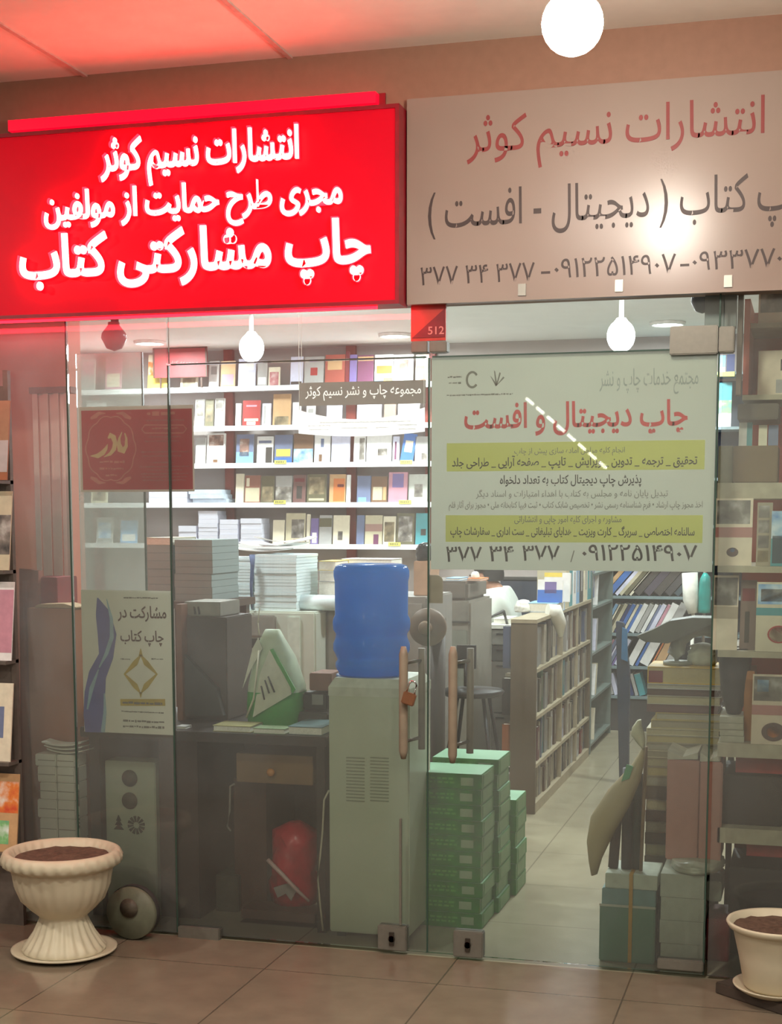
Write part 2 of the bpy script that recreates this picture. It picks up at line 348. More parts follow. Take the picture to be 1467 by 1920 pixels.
for l, y in ((1015, 509), (1276, 495)): pbox('dash', M_sdark, l, y, l+17, y+4, -.0508, .0008, sb)
# unit-number plate on the transom
q0, q1 = P(771, 568, -.012), P(836, 638, -.012)
np_ = thing('number_plate', 'small red and maroon unit number plate on the glass above the doors', 'sign', ((q0.x+q1.x)/2, -.008, q1.z))
box('plate', mat('red_plate', (176, 58, 48), .4), q0.x, q1.x, -.012, -.002, q1.z, q0.z, np_)
MB().prism([(q0.x+.004, q1.z+.01), (q1.x-.002, q1.z+.01), (q1.x-.002, q0.z-.02)], -.014, -.012).build('triangle', mat('maroon_plate', (122, 34, 40), .4), np_)
text('number', '512', 803, 833, 612, 627, -.014, mat('pale_red_ink', (210, 130, 124), .5), np_, .001, .01, raw=True)
# ================================================================== posters on the glass
YP = .016
def sheet(name, label, cat, l, t, r, b, m, Y=YP, th=.0015):
    a, c = P((l+r)/2, t, Y), P((l+r)/2, b, Y); x0, x1 = P(l, (t+b)/2, Y).x, P(r, (t+b)/2, Y).x
    o = thing(name, label, cat, ((x0+x1)/2, Y, c.z)); pquad('sheet', m, l, t, r, b, Y, o); return o
pm = sheet('poster', 'large white price-list style poster with red title and two yellow bands on the right door', 'poster', 809, 663, 1341, 1070, tmat('white_vinyl', (190, 191, 178), .4))
M_yel = tmat('yellow_band', (230, 230, 138), .55)
for l, t, r, b in ((838, 828, 1322, 882), (836, 966, 1318, 1017)): pquad('yellow_band', M_yel, l, t, r, b, YP-.0008, pm)
text('title', 'چاپ دیجیتال و افست', 871, 1290, 752, 822, YP, mat('poster_red', (200, 62, 64), .5), pm, .0006, .02)
for s, l, r, t, b, m, bo in (
    ('انجام کلیه مراحل آماده سازی پیش از چاپ', 965, 1172, 837, 855, M_ink_grey, 0), ('تحقیق _ ترجمه _ تدوین _ ویرایش _ تایپ _ صفحه آرایی _ طراحی جلد', 848, 1308, 853, 880, M_ink, .012),
    ('پذیرش چاپ دیجیتال کتاب به تعداد دلخواه', 938, 1203, 890, 914, M_ink, .014), ('تبدیل پایان نامه و مجلس به کتاب با اهداء امتیازات و اسناد دیگر', 893, 1253, 917, 936, M_ink_grey, 0),
    ('اخذ مجوز چاپ ارشاد • فرم شناسنامه رسمی نشر • تخصیص شابک کتاب • ثبت فیپا کتابخانه ملی • مجوز برای آثار قلم', 842, 1318, 938, 958, M_ink_grey, .004),
    ('مشاوره و اجرای کلیه امور چاپی و انتشاراتی', 965, 1166, 967, 984, M_ink_grey, .004), ('سالنامه اختصاصی _ سربرگ _ کارت ویزیت _ هدایای تبلیغاتی _ ست اداری _ سفارشات چاپ', 845, 1303, 986, 1010, M_ink, .012),
    ('مجتمع خدمات چاپ و نشر', 1125, 1310, 690, 740, mat('pale_grey_ink', (150, 156, 150), .6), 0)):
    text('lettering', s, l, r, t, b, YP-.0008, m, pm, .0005, bo)
[text('phone_number', s, l, r, 1022+k, 1053+k, YP, M_ink, pm, .0006, .01, raw=True) for s, l, r, k in (('۳۷۷', 837, 904, 1), ('۳۴', 918, 964, 0), ('۳۷۷', 980, 1050, -1))]; text('phone_number', '۰۹۱۲۲۵۱۴۹۰۷', 1092, 1308, 1021, 1052, YP, M_ink, pm, .0006, .01, raw=True); text('slash', '/', 1070, 1078, 1032, 1054, YP, M_ink_grey, pm, .0006, 0, raw=True)
def ring(mb, cx, cy, rx, rz, w, y, n=28, mi=0, a0=0., a1=2*PI, d=.0006):
    for i in range(n):
        A, B = a0+(a1-a0)*i/n, a0+(a1-a0)*(i+1)/n
        vs = [(cx+(rx+k)*math.cos(t), cy+(rz+k)*math.sin(t)) for t, k in ((A, 0), (B, 0), (B, w), (A, w))]
        mb.prism(vs, y-d, y, mi)
q = P(886, 712, YP); mb = MB(); ring(mb, q.x, q.z, .014, .02, .007, YP, a0=.6, a1=5.6)
q = P(930, 716, YP)
for k, (dx, dz) in enumerate(((-.018, .02), (-.006, .036), (.012, .03), (.024, .016))): mb.prism([(q.x, q.z-.014), (q.x+.005, q.z-.01), (q.x+dx+.004, q.z+dz-.004), (q.x+dx, q.z+dz)], YP-.0006, YP)
scribble(mb, 840, 866, 708, 4, YP); scribble(mb, 842, 866, 719, 4, YP); scribble(mb, 838, 962, 742, 3.5, YP)
mb.build('emblem', M_ink_grey, pm)
# maroon poster
pp = sheet('poster', 'maroon landscape poster with gold oval ornament, white edge, on the left glass', 'poster', 150, 761, 364, 922, tmat('cream_poster_edge', (230, 206, 192), .1))
pquad('printed_panel', tmat('maroon_print', (214, 58, 70), .05), 154, 768, 361, 918, YP-.001, pp)
M_gold = mat('gold_ink', (255, 196, 140), .45); M_gold2 = mat('dim_gold_ink', (236, 130, 118), .5); M_gold3 = mat('dusky_ink', (206, 98, 98), .5)
yy = YP-.001
# calligraphic name drawn as thick strokes
def stroke(mb, pts, ws, y, d=.0006, mi=0):
    """pts in pixels with half widths ws in pixels"""
    P3 = [P(a, b, y) for a, b in pts]; n = len(pts)
    L_, R_ = [], []
    k = (P(300, 840, y).x-P(200, 840, y).x)/100
    for i in range(n):
        t = (P3[min(i+1, n-1)]-P3[max(i-1, 0)]); t = Vector((t.x, 0, t.z)).normalized(); nn = Vector((-t.z, 0, t.x))*ws[i]*k
        L_.append(P3[i]+nn); R_.append(P3[i]-nn)
    for i in range(n-1):
        mb.prism([(L_[i].x, L_[i].z), (L_[i+1].x, L_[i+1].z), (R_[i+1].x, R_[i+1].z), (R_[i].x, R_[i].z)], y-d, y, mi)
mb = MB()
stroke(mb, [(234, 812), (237, 822), (237, 836), (231, 846), (226, 843), (223, 832), (224, 822), (229, 810)], [1, 2, 3, 5, 6, 4, 2, .6], yy)
stroke(mb, [(203, 822), (207, 816), (213, 820), (216, 830), (214, 842), (207, 851), (195, 857)], [1.5, 4.5, 5, 4, 4, 3, .6], yy)
stroke(mb, [(202, 833), (199, 841), (193, 849), (183, 855), (170, 855)], [.6, 3, 4.5, 4, .6], yy)
mb.build('calligraphy', M_gold, pp)
mb = MB(); q = P(208, 841, yy)
kx = (P(300, 841, yy).x-P(200, 841, yy).x)/100
pts = []
for i in range(73):
    a = 2*PI*i/72; r = 1+.07*abs(math.cos(a*5)); pts.append((208+44*r*math.cos(a), 841-58*r*math.sin(a)))
stroke(mb, pts, [1.]*73, yy)
for sgn in (-1, 1):
    for y0, y1 in ((785, 775), (895, 905)):
        stroke(mb, [(208+sgn*38, y0), (208+sgn*28, (y0+y1)/2), (208+sgn*22, y1), (208+sgn*10, y1)], [2, 4, 3, .8], yy)
scribble(mb, 187, 234, 867, 5, yy); scribble(mb, 187, 232, 880, 5, yy); scribble(mb, 198, 220, 892, 4, yy)
mb.build('ornament', M_gold2, pp)
mb = MB(); scribble(mb, 276, 330, 777, 9, yy, 0)
stroke(mb, [(266, 805), (272, 797), (344, 797), (350, 804), (344, 812), (272, 812), (266, 805)], [1]*7, yy); scribble(mb, 285, 334, 804, 4, yy); mb.build('heading', M_gold2, pp)
lines(((272, 346, 789), (280, 340, 820), (272, 336, 828), (265, 354, 848), (268, 340, 856), (285, 325, 868), (262, 356, 876), (275, 342, 882), (264, 354, 889), (266, 352, 895), (268, 350, 901)), 3.2, yy, M_gold3, pp)
# white poster with blue swirl
pw = sheet('poster', 'white portrait poster with blue wave and gold diamond leaning on the left glass', 'poster', 155, 1107, 326, 1375, tmat('white_card', (236, 232, 216), .08))
yy = YP-.001
mb = MB(); stroke(mb, [(183, 1121), (193, 1150), (201, 1190), (199, 1230), (183, 1265), (178, 1300), (176, 1340), (177, 1373)], [1, 14, 18, 14, 17, 20, 20, 18], yy)
mb.build('blue_wave', mat('indigo_print', (104, 110, 176), .5, vary=.15, scale=12), pw)
mb = MB(); stroke(mb, [(200, 1123), (209, 1160), (210, 1195), (200, 1225), (186, 1252)], [.5, 3, 4, 3.5, 1], yy-.0008); stroke(mb, [(185, 1255), (172, 1290), (164, 1330)], [1, 4, 1.5], yy-.0008); stroke(mb, [(196, 1300), (197, 1335), (193, 1373)], [1, 3, 4], yy-.0008)
mb.build('pale_wave', mat('pale_blue_print', (158, 190, 206), .5), pw)
M_dbrown = mat('dark_brown_ink', (88, 56, 54), .5)
text('lettering', 'مشارکت در', 221, 312, 1136, 1166, yy, M_dbrown, pw, .0005, .016); text('lettering', 'چاپ کتاب', 226, 307, 1182, 1212, yy, M_dbrown, pw, .0005, .016)
mb = MB(); cxp, cyp = 264, 1264
stroke(mb, [(cxp, 1228), (cxp+10, 1243), (cxp+30, 1264), (cxp+10, 1286), (cxp, 1300), (cxp-10, 1286), (cxp-30, 1264), (cxp-10, 1243), (cxp, 1228)], [1, 5, 2, 5, 1, 5, 2, 5, 1], yy)
stroke(mb, [(cxp, 1216), (cxp, 1230)], [.5, 4], yy); stroke(mb, [(cxp, 1298), (cxp, 1308)], [3, .5], yy)
stroke(mb, [(226, 1317), (310, 1317)], [6, 6], yy); mb.build('gold_ornament', mat('gold_print', (200, 172, 66), .5), pw)
lines(((230, 306, 1318),), 5, yy-.0006, M_ink_grey, pw); lines(((232, 296, 1121), (226, 244, 1236), (284, 306, 1236), (228, 308, 1334)), 3, yy, M_ink_grey, pw); lines(((231, 308, 1352), (231, 308, 1362)), 4.5, yy, M_ink_grey, pw)
# banners hanging inside the shop
YH = 2.3
bb = sheet('banner', 'long dark grey banner with white Persian lettering hanging in the shop behind the left door', 'banner', 561, 715, 799, 759, tmat('dark_banner', (104, 94, 82), .12), Y=YH)
text('lettering', 'مجموعه چاپ و نشر نسیم کوثر', 573, 790, 722, 750, YH, mat('white_ink', (255, 252, 246), .5, vary=.02), bb, 0, .01, gap=.002)
YH2 = YH-.06; a, b = P(560, 776, YH2), P(797, 770, YH2); n = 24; mb = MB(); top = []; bot = []
zt0, zt1, zb0, zb1 = P(678, 766, YH2).z, P(678, 786, YH2).z, P(678, 811, YH2).z, P(678, 818, YH2).z
for i in range(n+1):
    u = i/n; x = a.x+(b.x-a.x)*u; s_ = 1-(2*u-1)**2; top.append((x, zt0+(zt1-zt0)*s_)); bot.append((x, zb0+(zb1-zb0)*s_))
wb = thing('banner', 'white sagging paper banner hanging just below the dark banner', 'banner', ((a.x+b.x)/2, YH2, min(z for x, z in bot)))
mb.add([(x, YH2, z) for x, z in bot]+[(x, YH2, z) for x, z in top], [(i, i+1, n+2+i, n+1+i) for i in range(n)])
mb.build('sheet', tmat('bright_banner_paper', (255, 255, 255), .3), wb)
lines(((600, 770, 793), (578, 620, 799), (640, 690, 803), (705, 730, 802), (745, 782, 797), (580, 616, 806), (748, 780, 805)), 2.4, YH2-.001, mat('pale_print', (206, 204, 200), .6, vary=.02), wb)
for o_, x_, z_, y_ in ((bb, P(566, 716, YH).x, P(680, 716, YH).z, YH), (bb, P(794, 716, YH).x, P(680, 716, YH).z, YH), (wb, a.x+.004, zt0, YH2), (wb, b.x-.004, zt0, YH2)): MB().tube([(x_, y_, z_), (x_, y_, ZI)], .0012, 6).build('cord', M_white, o_)
# ================================================================== back wall shelving
YS = YB-.25                                     # front edge of the shelves
def shelf_unit(name, label, px0, px1, Y, rows, posts, ref, cols=('wall',)):
    x0, x1 = P(px0, 900, Y).x, P(px1, 900, Y).x
    u = thing(name, label, 'shelving', ((x0+x1)/2, Y+.1, 0))
    ztop = P(ref, rows[0], Y).z+.36
    for p in posts:
        q = P(p, 900, Y+.2); box('post', M_redpost, q.x-.035, q.x+.035, YB-.045, YB-.005, 0, ztop, u)
    for r in rows:
        z = P(ref, r, Y).z; mb = MB().box(x0, x1, Y, YB-.05, z-.02, z).box(x0, x1, Y-.006, Y, z-.032, z+.004); s = mb.build('shelf', M_shelf, u)
    return u
RWS = [722, 797, 868, 943, 1021]
left_unit = shelf_unit('shelving_unit', 'white wall shelving with red-brown posts behind the left door', -60, 812, YS, RWS, (180, 430, 658, 806), 580)
for x, py in ((526, 866), (525, 941), (762, 866), (760, 941), (740, 1020)):
    a = P(x, py, YS-.007); s = MB().box(a.x-.045, a.x+.045, YS-.009, YS-.0062, a.z-.014, a.z+.012)
    for k in range(5): s.box(a.x-.032+k*.013, a.x-.026+k*.013, YS-.0098, YS-.009, a.z-.006, a.z+.006, 1)
    s.build('price_label', [mat('yellow_label', (236, 228, 120), .5), M_ink_grey], left_unit)
PAL = dict(white=(236, 234, 232), cream=(226, 216, 192), red=(168, 50, 48), maroon=(118, 40, 46), blue=(66, 112, 184), sky=(132, 178, 220), navy=(54, 62, 104), slate=(112, 122, 154), violet=(120, 104, 160), plum=(112, 62, 92),
    pink=(196, 140, 156), orange=(214, 122, 62), yellow=(232, 206, 92), tan=(200, 160, 116), brown=(122, 90, 66), olive=(104, 98, 74), dark=(66, 60, 56), grey=(172, 170, 168), teal=(74, 150, 158), green=(88, 140, 88), lav=(214, 214, 236), sand=(198, 188, 160))
def C(k): return PAL[k] if isinstance(k, str) else k
def ink(k): return mat('print_%s' % k if isinstance(k, str) else 'print_%d_%d_%d' % k, C(k), .5, vary=.08, scale=40)
ART = dict(photo=((60, 56, 54), (120, 112, 104), (190, 186, 180)), bloom=((238, 232, 220), (228, 132, 60), (206, 60, 44)), scene=((70, 66, 52), (128, 112, 84), (176, 160, 128)), water=((86, 140, 200), (170, 200, 226), (226, 236, 240)),
    portrait=((224, 210, 200), (150, 110, 96), (70, 56, 54)), rose=((220, 196, 190), (190, 120, 124), (116, 60, 66)), grass=((232, 240, 232), (130, 190, 120), (84, 140, 150)))
def artm(k): return art('print_art_'+k, ART[k], 18.)
def fbook(label, l, r, t, b, panels, base, Y=YS+.05, th=.014, tilt=7, group='books facing out on the back wall', roll=0., ref=None):
    """a book standing with its cover to the room; panels = (u0,v0,u1,v1,ink) on the cover"""
    m = (l+r)/2; zb = ref if ref is not None else P(m, b, Y).z; x0, x1 = P(l, (t+b)/2, Y).x, P(r, (t+b)/2, Y).x; w = x1-x0; h = P(m, t, Y).z-zb
    o = thing('book', label, 'book', ((x0+x1)/2, Y, zb), group)
    M = Matrix.Translation((x0+w/2, Y, zb+.001)) @ Matrix.Rotation(math.radians(-tilt), 4, 'X') @ Matrix.Rotation(math.radians(roll), 4, 'Y') @ Matrix.Translation((-w/2, 0, 0))
    mats = [ink(base)]; mb = MB(); e = .0012
    mb.box(0, w, 0, e, 0, h, 0, M); mb.box(0, w, th-e, th, 0, h, 0, M); mb.box(0, e, e, th-e, 0, h, 0, M)
    for u0, v0, u1, v1, k in panels:
        pm_ = artm(k[1:]) if isinstance(k, str) and k[0] == '*' else ink(k)
        if pm_ not in mats: mats.append(pm_)
        mb.box(u0*w, u1*w, -.0005, 0, v0*h, v1*h, mats.index(pm_), M)
    mb.build('cover', mats, o)
    MB().box(e, w-.003, e, th-e, .002, h-.003, 0, M).build('pages', M_page, o)
    return o
T1 = (.1, .78, .9, .9)
B = [ # row, l, r, top, base, panels, description
 (0, 276, 313, 664, 'cream', [(0, 0, 1, .45, 'yellow'), (0, .4, 1, .8, '*bloom')], 'white and flame-yellow book at the left end'),
 (0, 338, 370, 700, 'cream', [(.12, .1, .88, .7, '*scene')], 'small cream book below the red panel'),
 (0, 391, 409, 676, 'white', [(.2, .5, .8, .8, 'grey')], 'narrow white book right of the red panel'),
 (0, 413, 440, 676, 'tan', [(.1, .1, .9, .5, 'pink')], 'pinkish beige book left of the bare bulb'),
 (0, 446, 478, 672, 'lav', [(.1, .6, .9, .85, 'white')], 'pale lavender book behind the bare bulb glare'),
 (0, 482, 500, 680, 'grey', [(.1, .1, .9, .4, 'white')], 'small pale grey book beside the bare bulb'),
 (0, 503, 524, 688, 'cream', [(.1, .05, .9, .75, '*rose')], 'small beige book with a maroon picture'),
 (0, 544, 567, 668, 'lav', [(.05, .05, .95, .15, 'dark')], 'plain pale grey book left of the red heart book'),
 (0, 570, 606, 668, 'grey', [(.32, .35, .68, .62, 'red')], 'grey book with a red heart on its cover'),
 (0, 609, 646, 664, (170, 84, 70), [(.12, .5, .85, .85, 'tan')], 'broad red-brown book with a pale title'),
 (0, 647, 654, 658, 'maroon', [], 'thin maroon book leaning at the red-brown book'),
 (0, 655, 668, 664, 'violet', [], 'narrow violet book'),
 (0, 670, 699, 665, 'plum', [(0, .8, 1, .95, 'tan'), (0, 0, 1, .1, 'cream')], 'plum book with beige bands'),
 (0, 702, 736, 664, 'white', [(.1, .35, .95, .62, 'orange'), (0, 0, .5, .2, 'sky'), (.5, 0, 1, .2, 'yellow')], 'white book with an orange and blue design'),
 (0, 738, 774, 664, 'white', [(.28, .3, .75, .82, '*portrait')], 'white book with a framed portrait'),
 (0, 779, 803, 664, 'cream', [(.05, .1, .9, .6, '*bloom')], 'cream and orange book at the right end'),
 (1, 365, 382, 748, 'white', [(.05, .4, .95, .95, '*photo')], 'white and grey picture book at the maroon poster edge'),
 (1, 384, 399, 748, 'olive', [(.1, .2, .9, .8, '*scene')], 'narrow dark olive book'),
 (1, 402, 420, 746, 'white', [(.05, .55, .95, .95, '*photo')], 'white book with a dark photo band'),
 (1, 441, 451, 756, 'white', [], 'narrow white book right of the post'),
 (1, 454, 487, 750, 'red', [(.1, .2, .9, .3, 'cream'), (.25, .06, .75, .18, 'white'), (.2, .75, .8, .82, 'pink')], 'red book with white lettering'),
 (1, 491, 507, 756, 'lav', [(.2, .1, .4, .9, 'grey')], 'white book with a grey stripe'),
 (1, 511, 544, 738, 'tan', [(.1, .02, .9, .3, '*scene')], 'tall tan book'),
 (1, 548, 563, 754, 'white', [], 'white book left of the hanging banners'),
 (1, 574, 590, 758, 'white', [(.2, .6, .8, .8, 'grey')], 'white book between the two banners'),
 (1, 612, 640, 757, 'lav', [], 'lavender white book between the two banners'),
 (1, 669, 714, 756, 'lav', [(.05, .05, .95, .1, 'white')], 'wide pale lavender book between the banners'),
 (1, 720, 741, 756, (150, 124, 108), [], 'taupe book between the banners'),
 (1, 746, 786, 755, 'white', [(.1, .5, .9, .7, 'grass' if 0 else 'grey')], 'white book at the banner right end'),
 (2, 366, 384, 820, 'white', [(0, .7, 1, 1, 'grey')], 'white book half behind the maroon poster'),
 (2, 387, 421, 812, 'white', [(.1, .6, .9, .95, '*portrait'), (.35, .05, .6, .15, 'brown')], 'white book with three dark figures'),
 (2, 442, 474, 814, 'slate', [(0, 0, 1, .4, 'sky'), (.2, .25, .75, .85, '*portrait')], 'blue book with a portrait'),
 (2, 481, 511, 818, 'white', [(.55, .02, .95, .6, 'dark'), (.1, .75, .9, .85, 'slate')], 'white book with a dark standing figure'),
 (2, 514, 547, 815, 'slate', [(.1, .25, .9, .5, 'yellow'), (0, 0, 1, .2, 'blue')], 'slate blue book with a yellow band'),
 (2, 550, 586, 812, 'brown', [(0, 0, 1, .48, '*water')], 'brown book with pale water below'),
 (2, 589, 618, 814, 'white', [(.4, .55, .6, .85, 'slate'), (.3, .05, .5, .3, 'brown')], 'white book with two small marks'),
 (2, 621, 655, 814, 'lav', [(.1, .05, .95, .2, 'grey')], 'lavender white book left of the second post'),
 (2, 663, 684, 816, 'white', [(.5, .1, .95, .9, '*photo')], 'white book with a dark right half'),
 (2, 687, 733, 815, 'white', [(.45, .25, .85, .5, '*photo'), (.2, .1, .7, .25, 'cream')], 'wide white book with an animal picture'),
 (2, 736, 748, 818, 'lav', [(.3, .1, .6, .8, 'plum')], 'narrow white book with a plum stripe'),
 (2, 750, 774, 812, 'blue', [(.2, .35, .8, .75, 'cream')], 'tilted blue book with a pale picture'),
 (2, 778, 803, 818, 'grey', [(.5, .05, .9, .35, '*photo')], 'grey white book at the right end'),
 (3, 441, 456, 888, 'cream', [], 'blank cream book right of the post'),
 (3, 458, 487, 891, (150, 96, 80), [(.05, .05, .95, .55, 'sand'), (.1, .6, .3, .9, 'cream')], 'brown and cream book'),
 (3, 489, 513, 892, 'olive', [(.1, .05, .9, .6, '*scene')], 'dark olive picture book'),
 (3, 516, 546, 892, 'grey', [(0, 0, 1, .6, '*photo')], 'grey book with a dark lower picture'),
 (3, 549, 572, 890, (118, 84, 80), [(.28, .15, .72, .6, 'dark'), (.1, .75, .9, .88, 'maroon')], 'brown book with a dark arch'),
 (3, 575, 611, 889, 'olive', [(.1, .3, .9, .9, '*scene'), (.1, .08, .9, .16, 'sand')], 'dark olive book with pale strokes'),
 (3, 617, 647, 889, 'tan', [(.25, .05, .95, .85, 'orange'), (.5, .55, .9, .65, 'maroon')], 'orange tan book'),
 (3, 649, 656, 890, 'white', [], 'thin white book standing at the second post'),
 (3, 669, 694, 892, 'slate', [(.1, 0, .7, .2, 'sky')], 'slate blue book'),
 (3, 696, 725, 893, 'brown', [(.1, .1, .7, .6, 'sand'), (.75, .1, .95, .6, 'tan')], 'brown and gold book'),
 (3, 728, 763, 885, 'pink', [(.2, .5, .8, .95, 'violet')], 'mauve pink book'),
 (3, 766, 801, 889, (190, 192, 184), [(.3, .2, .75, .65, '*photo')], 'light grey book with a dark ornament'),
 (4, 511, 532, 975, 'cream', [], 'plain cream book beside the paper stacks'),
 (4, 535, 571, 962, 'sand', [(.3, .2, .95, .8, '*photo'), (.4, 0, .8, .15, 'red')], 'grey book with a red foot'),
 (4, 574, 580, 964, 'cream', [], 'thin cream book in the middle'),
 (4, 582, 596, 972, 'violet', [(.2, .05, .8, .45, 'white')], 'violet and white book'),
 (4, 598, 621, 966, 'grey', [(0, .6, 1, .9, 'olive')], 'grey book with an olive band'),
 (4, 624, 654, 966, 'cream', [(.3, .15, .6, .45, '*photo')], 'cream book with a small square photo'),
 (4, 668, 682, 966, 'slate', [], 'narrow slate book right of the second post'),
 (4, 684, 716, 966, 'sand', [(0, .45, 1, .7, (168, 132, 122)), (.5, 0, .8, .35, 'plum')], 'sand book with a rose band'),
 (4, 718, 741, 968, 'cream', [(.1, .1, .9, .8, '*scene')], 'cream picture book'),
 (4, 743, 776, 962, 'olive', [(.1, .1, .9, .9, '*photo')], 'dark grey-green book'),
 (4, 779, 803, 962, 'teal', [(.4, .3, .8, .5, 'dark')], 'pale teal book at the right end'),
 (0, 150, 176, 672, 'grey', [(.1, .5, .9, .9, 'pink')], 'dull grey book behind the round camera'),
 (0, 196, 226, 668, 'pink', [(.1, .1, .9, .5, 'cream')], 'dusky pink book seen through the hazy inner pane'),
 (1, 160, 196, 750, 'grey', [(.1, .1, .9, .6, '*photo')], 'grey picture book at the far left behind the haze'),
 (3, 170, 200, 893, 'sand', [(.1, .1, .9, .7, '*scene')], 'sand book far left behind the maroon poster'),
 (4, 180, 210, 970, 'grey', [(.1, .2, .9, .8, '*water')], 'grey blue book far left behind the haze'),
 (4, 225, 256, 976, 'sky', [(.1, .1, .9, .4, 'white')], 'pale sky-blue book far left behind the haze'),
]
ON = ('top', 'second', 'third', 'fourth', 'bottom')
for row, l, r, t, base, pan, desc in B:
    fbook('%s, %s back-wall shelf' % (desc, ON[row]), l, r, t, RWS[row]-2, pan, base, roll=8 if 'tilted' in desc else 0, ref=P(580, RWS[row], YS).z)
# framed red panel hanging in front of the top shelf
a, b = P(287, 653, YS-.02), P(389, 706, YS-.02)
rp = thing('picture', 'red framed panel standing on the top shelf over the small books', 'picture', ((a.x+b.x)/2, YS, P(580, RWS[0], YS).z))
box('panel', mat('red_card', (166, 58, 62), .5), a.x, b.x, YS-.02, YS-.012, b.z, a.z, rp); mb = MB()
mb.box(b.x-.012, b.x, YS-.026, YS-.02, b.z, a.z).box(a.x, a.x+.01, YS-.026, YS-.02, b.z, a.z).box(a.x, b.x, YS-.026, YS-.02, a.z-.008, a.z); mb.build('frame', M_brown, rp)
mb = MB()
for x in (a.x+.05, b.x-.05): mb.box(x-.006, x+.006, YS-.012, YS-.004, P(580, RWS[0], YS).z+.001, a.z-.05)
mb.build('stand', M_brown, rp)
a = P(350, 680, YS-.02); text('lettering', 'مجموعه کتاب', 312, 372, 676, 686, YS-.021, mat('pale_red_ink2', (206, 120, 116), .5), rp, .001, .01)
# stacked paper on shelves
def stack(label, l, r, t, b, Y, depth, n, m, cat='paper', group=None, name='paper_stack', jitter=.004, z0=None, wraps=None):
    a, c = P(l, (t+b)/2, Y), P(r, (t+b)/2, Y); zb = P((l+r)/2, b, Y).z if z0 is None else z0; zt = P((l+r)/2, t, Y).z
    o = thing(name, label, cat, ((a.x+c.x)/2, Y+depth/2, zb), group); rnd = random.Random(int(l*7+t)); h = (zt-zb)/n
    mm = m if isinstance(m, list) else [m]
    for i in range(n):
        j = rnd.uniform(-jitter, jitter); k = rnd.uniform(-jitter, jitter)
        box('ream' if cat == 'paper' else 'bundle', mm[i % len(mm)], a.x+j, c.x+j, Y+k, Y+depth+k, zb+i*h+.0003, zb+(i+1)*h-.0003, o, .0008)
    return o
M_lav = mat('cool_white_paper', (216, 216, 230), .7, vary=.06, scale=120); M_pap = mat('stacked_white_paper', (226, 240, 244), .7, vary=.06, scale=150)
zs = P(580, RWS[4], YS).z
stack('tallest of three lavender white paper piles on the bottom shelf of the back wall', 372, 408, 958, 1019, YS+.012, .17, 8, M_lav, z0=zs)
stack('middle low lavender white paper pile on the bottom shelf of the back wall', 412, 446, 974, 1019, YS+.012, .17, 5, M_lav, z0=zs)
stack('right lavender white paper pile next to the plain cream book', 451, 490, 972, 1019, YS+.012, .17, 5, M_lav, z0=zs)
stack('low white paper pile at the left end of the bottom shelf', 336, 369, 986, 1019, YS+.012, .17, 3, M_lav, z0=zs)
zs = P(580, RWS[3], YS).z
stack('loose pale blue paper pile on the fourth shelf under the maroon poster corner', 357, 420, 918, 942, YS+.014, .17, 3, mat('pale_blue_paper', (206, 218, 232), .7), z0=zs, jitter=.015)
stack('white paper pile on the fourth shelf left of the pale blue pile', 280, 352, 922, 942, YS+.014, .17, 2, M_lav, z0=zs)
# ================================================================== right back shelving with leaning magazines
YR = 5.42; RR = [1118, 1188, 1250, 1306]
x0, x1 = P(1112, 1200, YR).x, P(1400, 1200, YR).x
ru = thing('shelving_unit', 'dark shelving of leaning magazines at the back right corner', 'shelving', ((x0+x1)/2, YR+.15, 0))
M_sl = mat('grey_blue_shelf', (120, 138, 142), .45); M_slate = mat('slate_panel', (52, 60, 72), .6)
zr = [P(1200, r, YR).z for r in RR]+[P(1200, 1052, YR).z, P(1200, 985, YR).z, P(1360, 800, YR).z, P(1360, 697, YR).z]
for z in zr: MB().box(x0, x1, YR, YB-.01, z-.018, z).build('shelf', M_sl, ru)
MB().box(x0, x1, YB-.012, YB-.004, 0, 2.35).build('back_panel', M_slate, ru)
box('side_panel', M_slate, x0-.02, x0, YR, YB-.004, 0, zr[4], ru); box('plinth', mat('dark_plinth', (66, 64, 64), .6), x0, x1, YR+.02, YR+.04, 0, zr[3]-.018, ru)
def leaner(label, l, r, z, h, lean, k, Y=YR+.02, depth=.15):
    """a magazine leaning to the right: foot spans l..r pixels"""
    a, b = P(l, 1200, Y), P(r, 1200, Y); t = (b.x-a.x)*math.cos(math.radians(lean))
    M = Matrix.Translation((a.x, Y, z+.001)) @ Matrix.Rotation(math.radians(lean), 4, 'Y')
    mb = MB().box(.0, t, 0, depth, 0, h, 0, M).box(.002, t-.002, -.0, depth-.003, h, h+.001, 1, M)
    o = mb.build('magazine', [ink(k), M_page]); zz = min(v.co.z for v in o.data.vertices)
    o.location.z += z+.001-(o.location.z+zz)
    return tag(o, label, 'magazine', 'magazines leaning on the back right shelves')
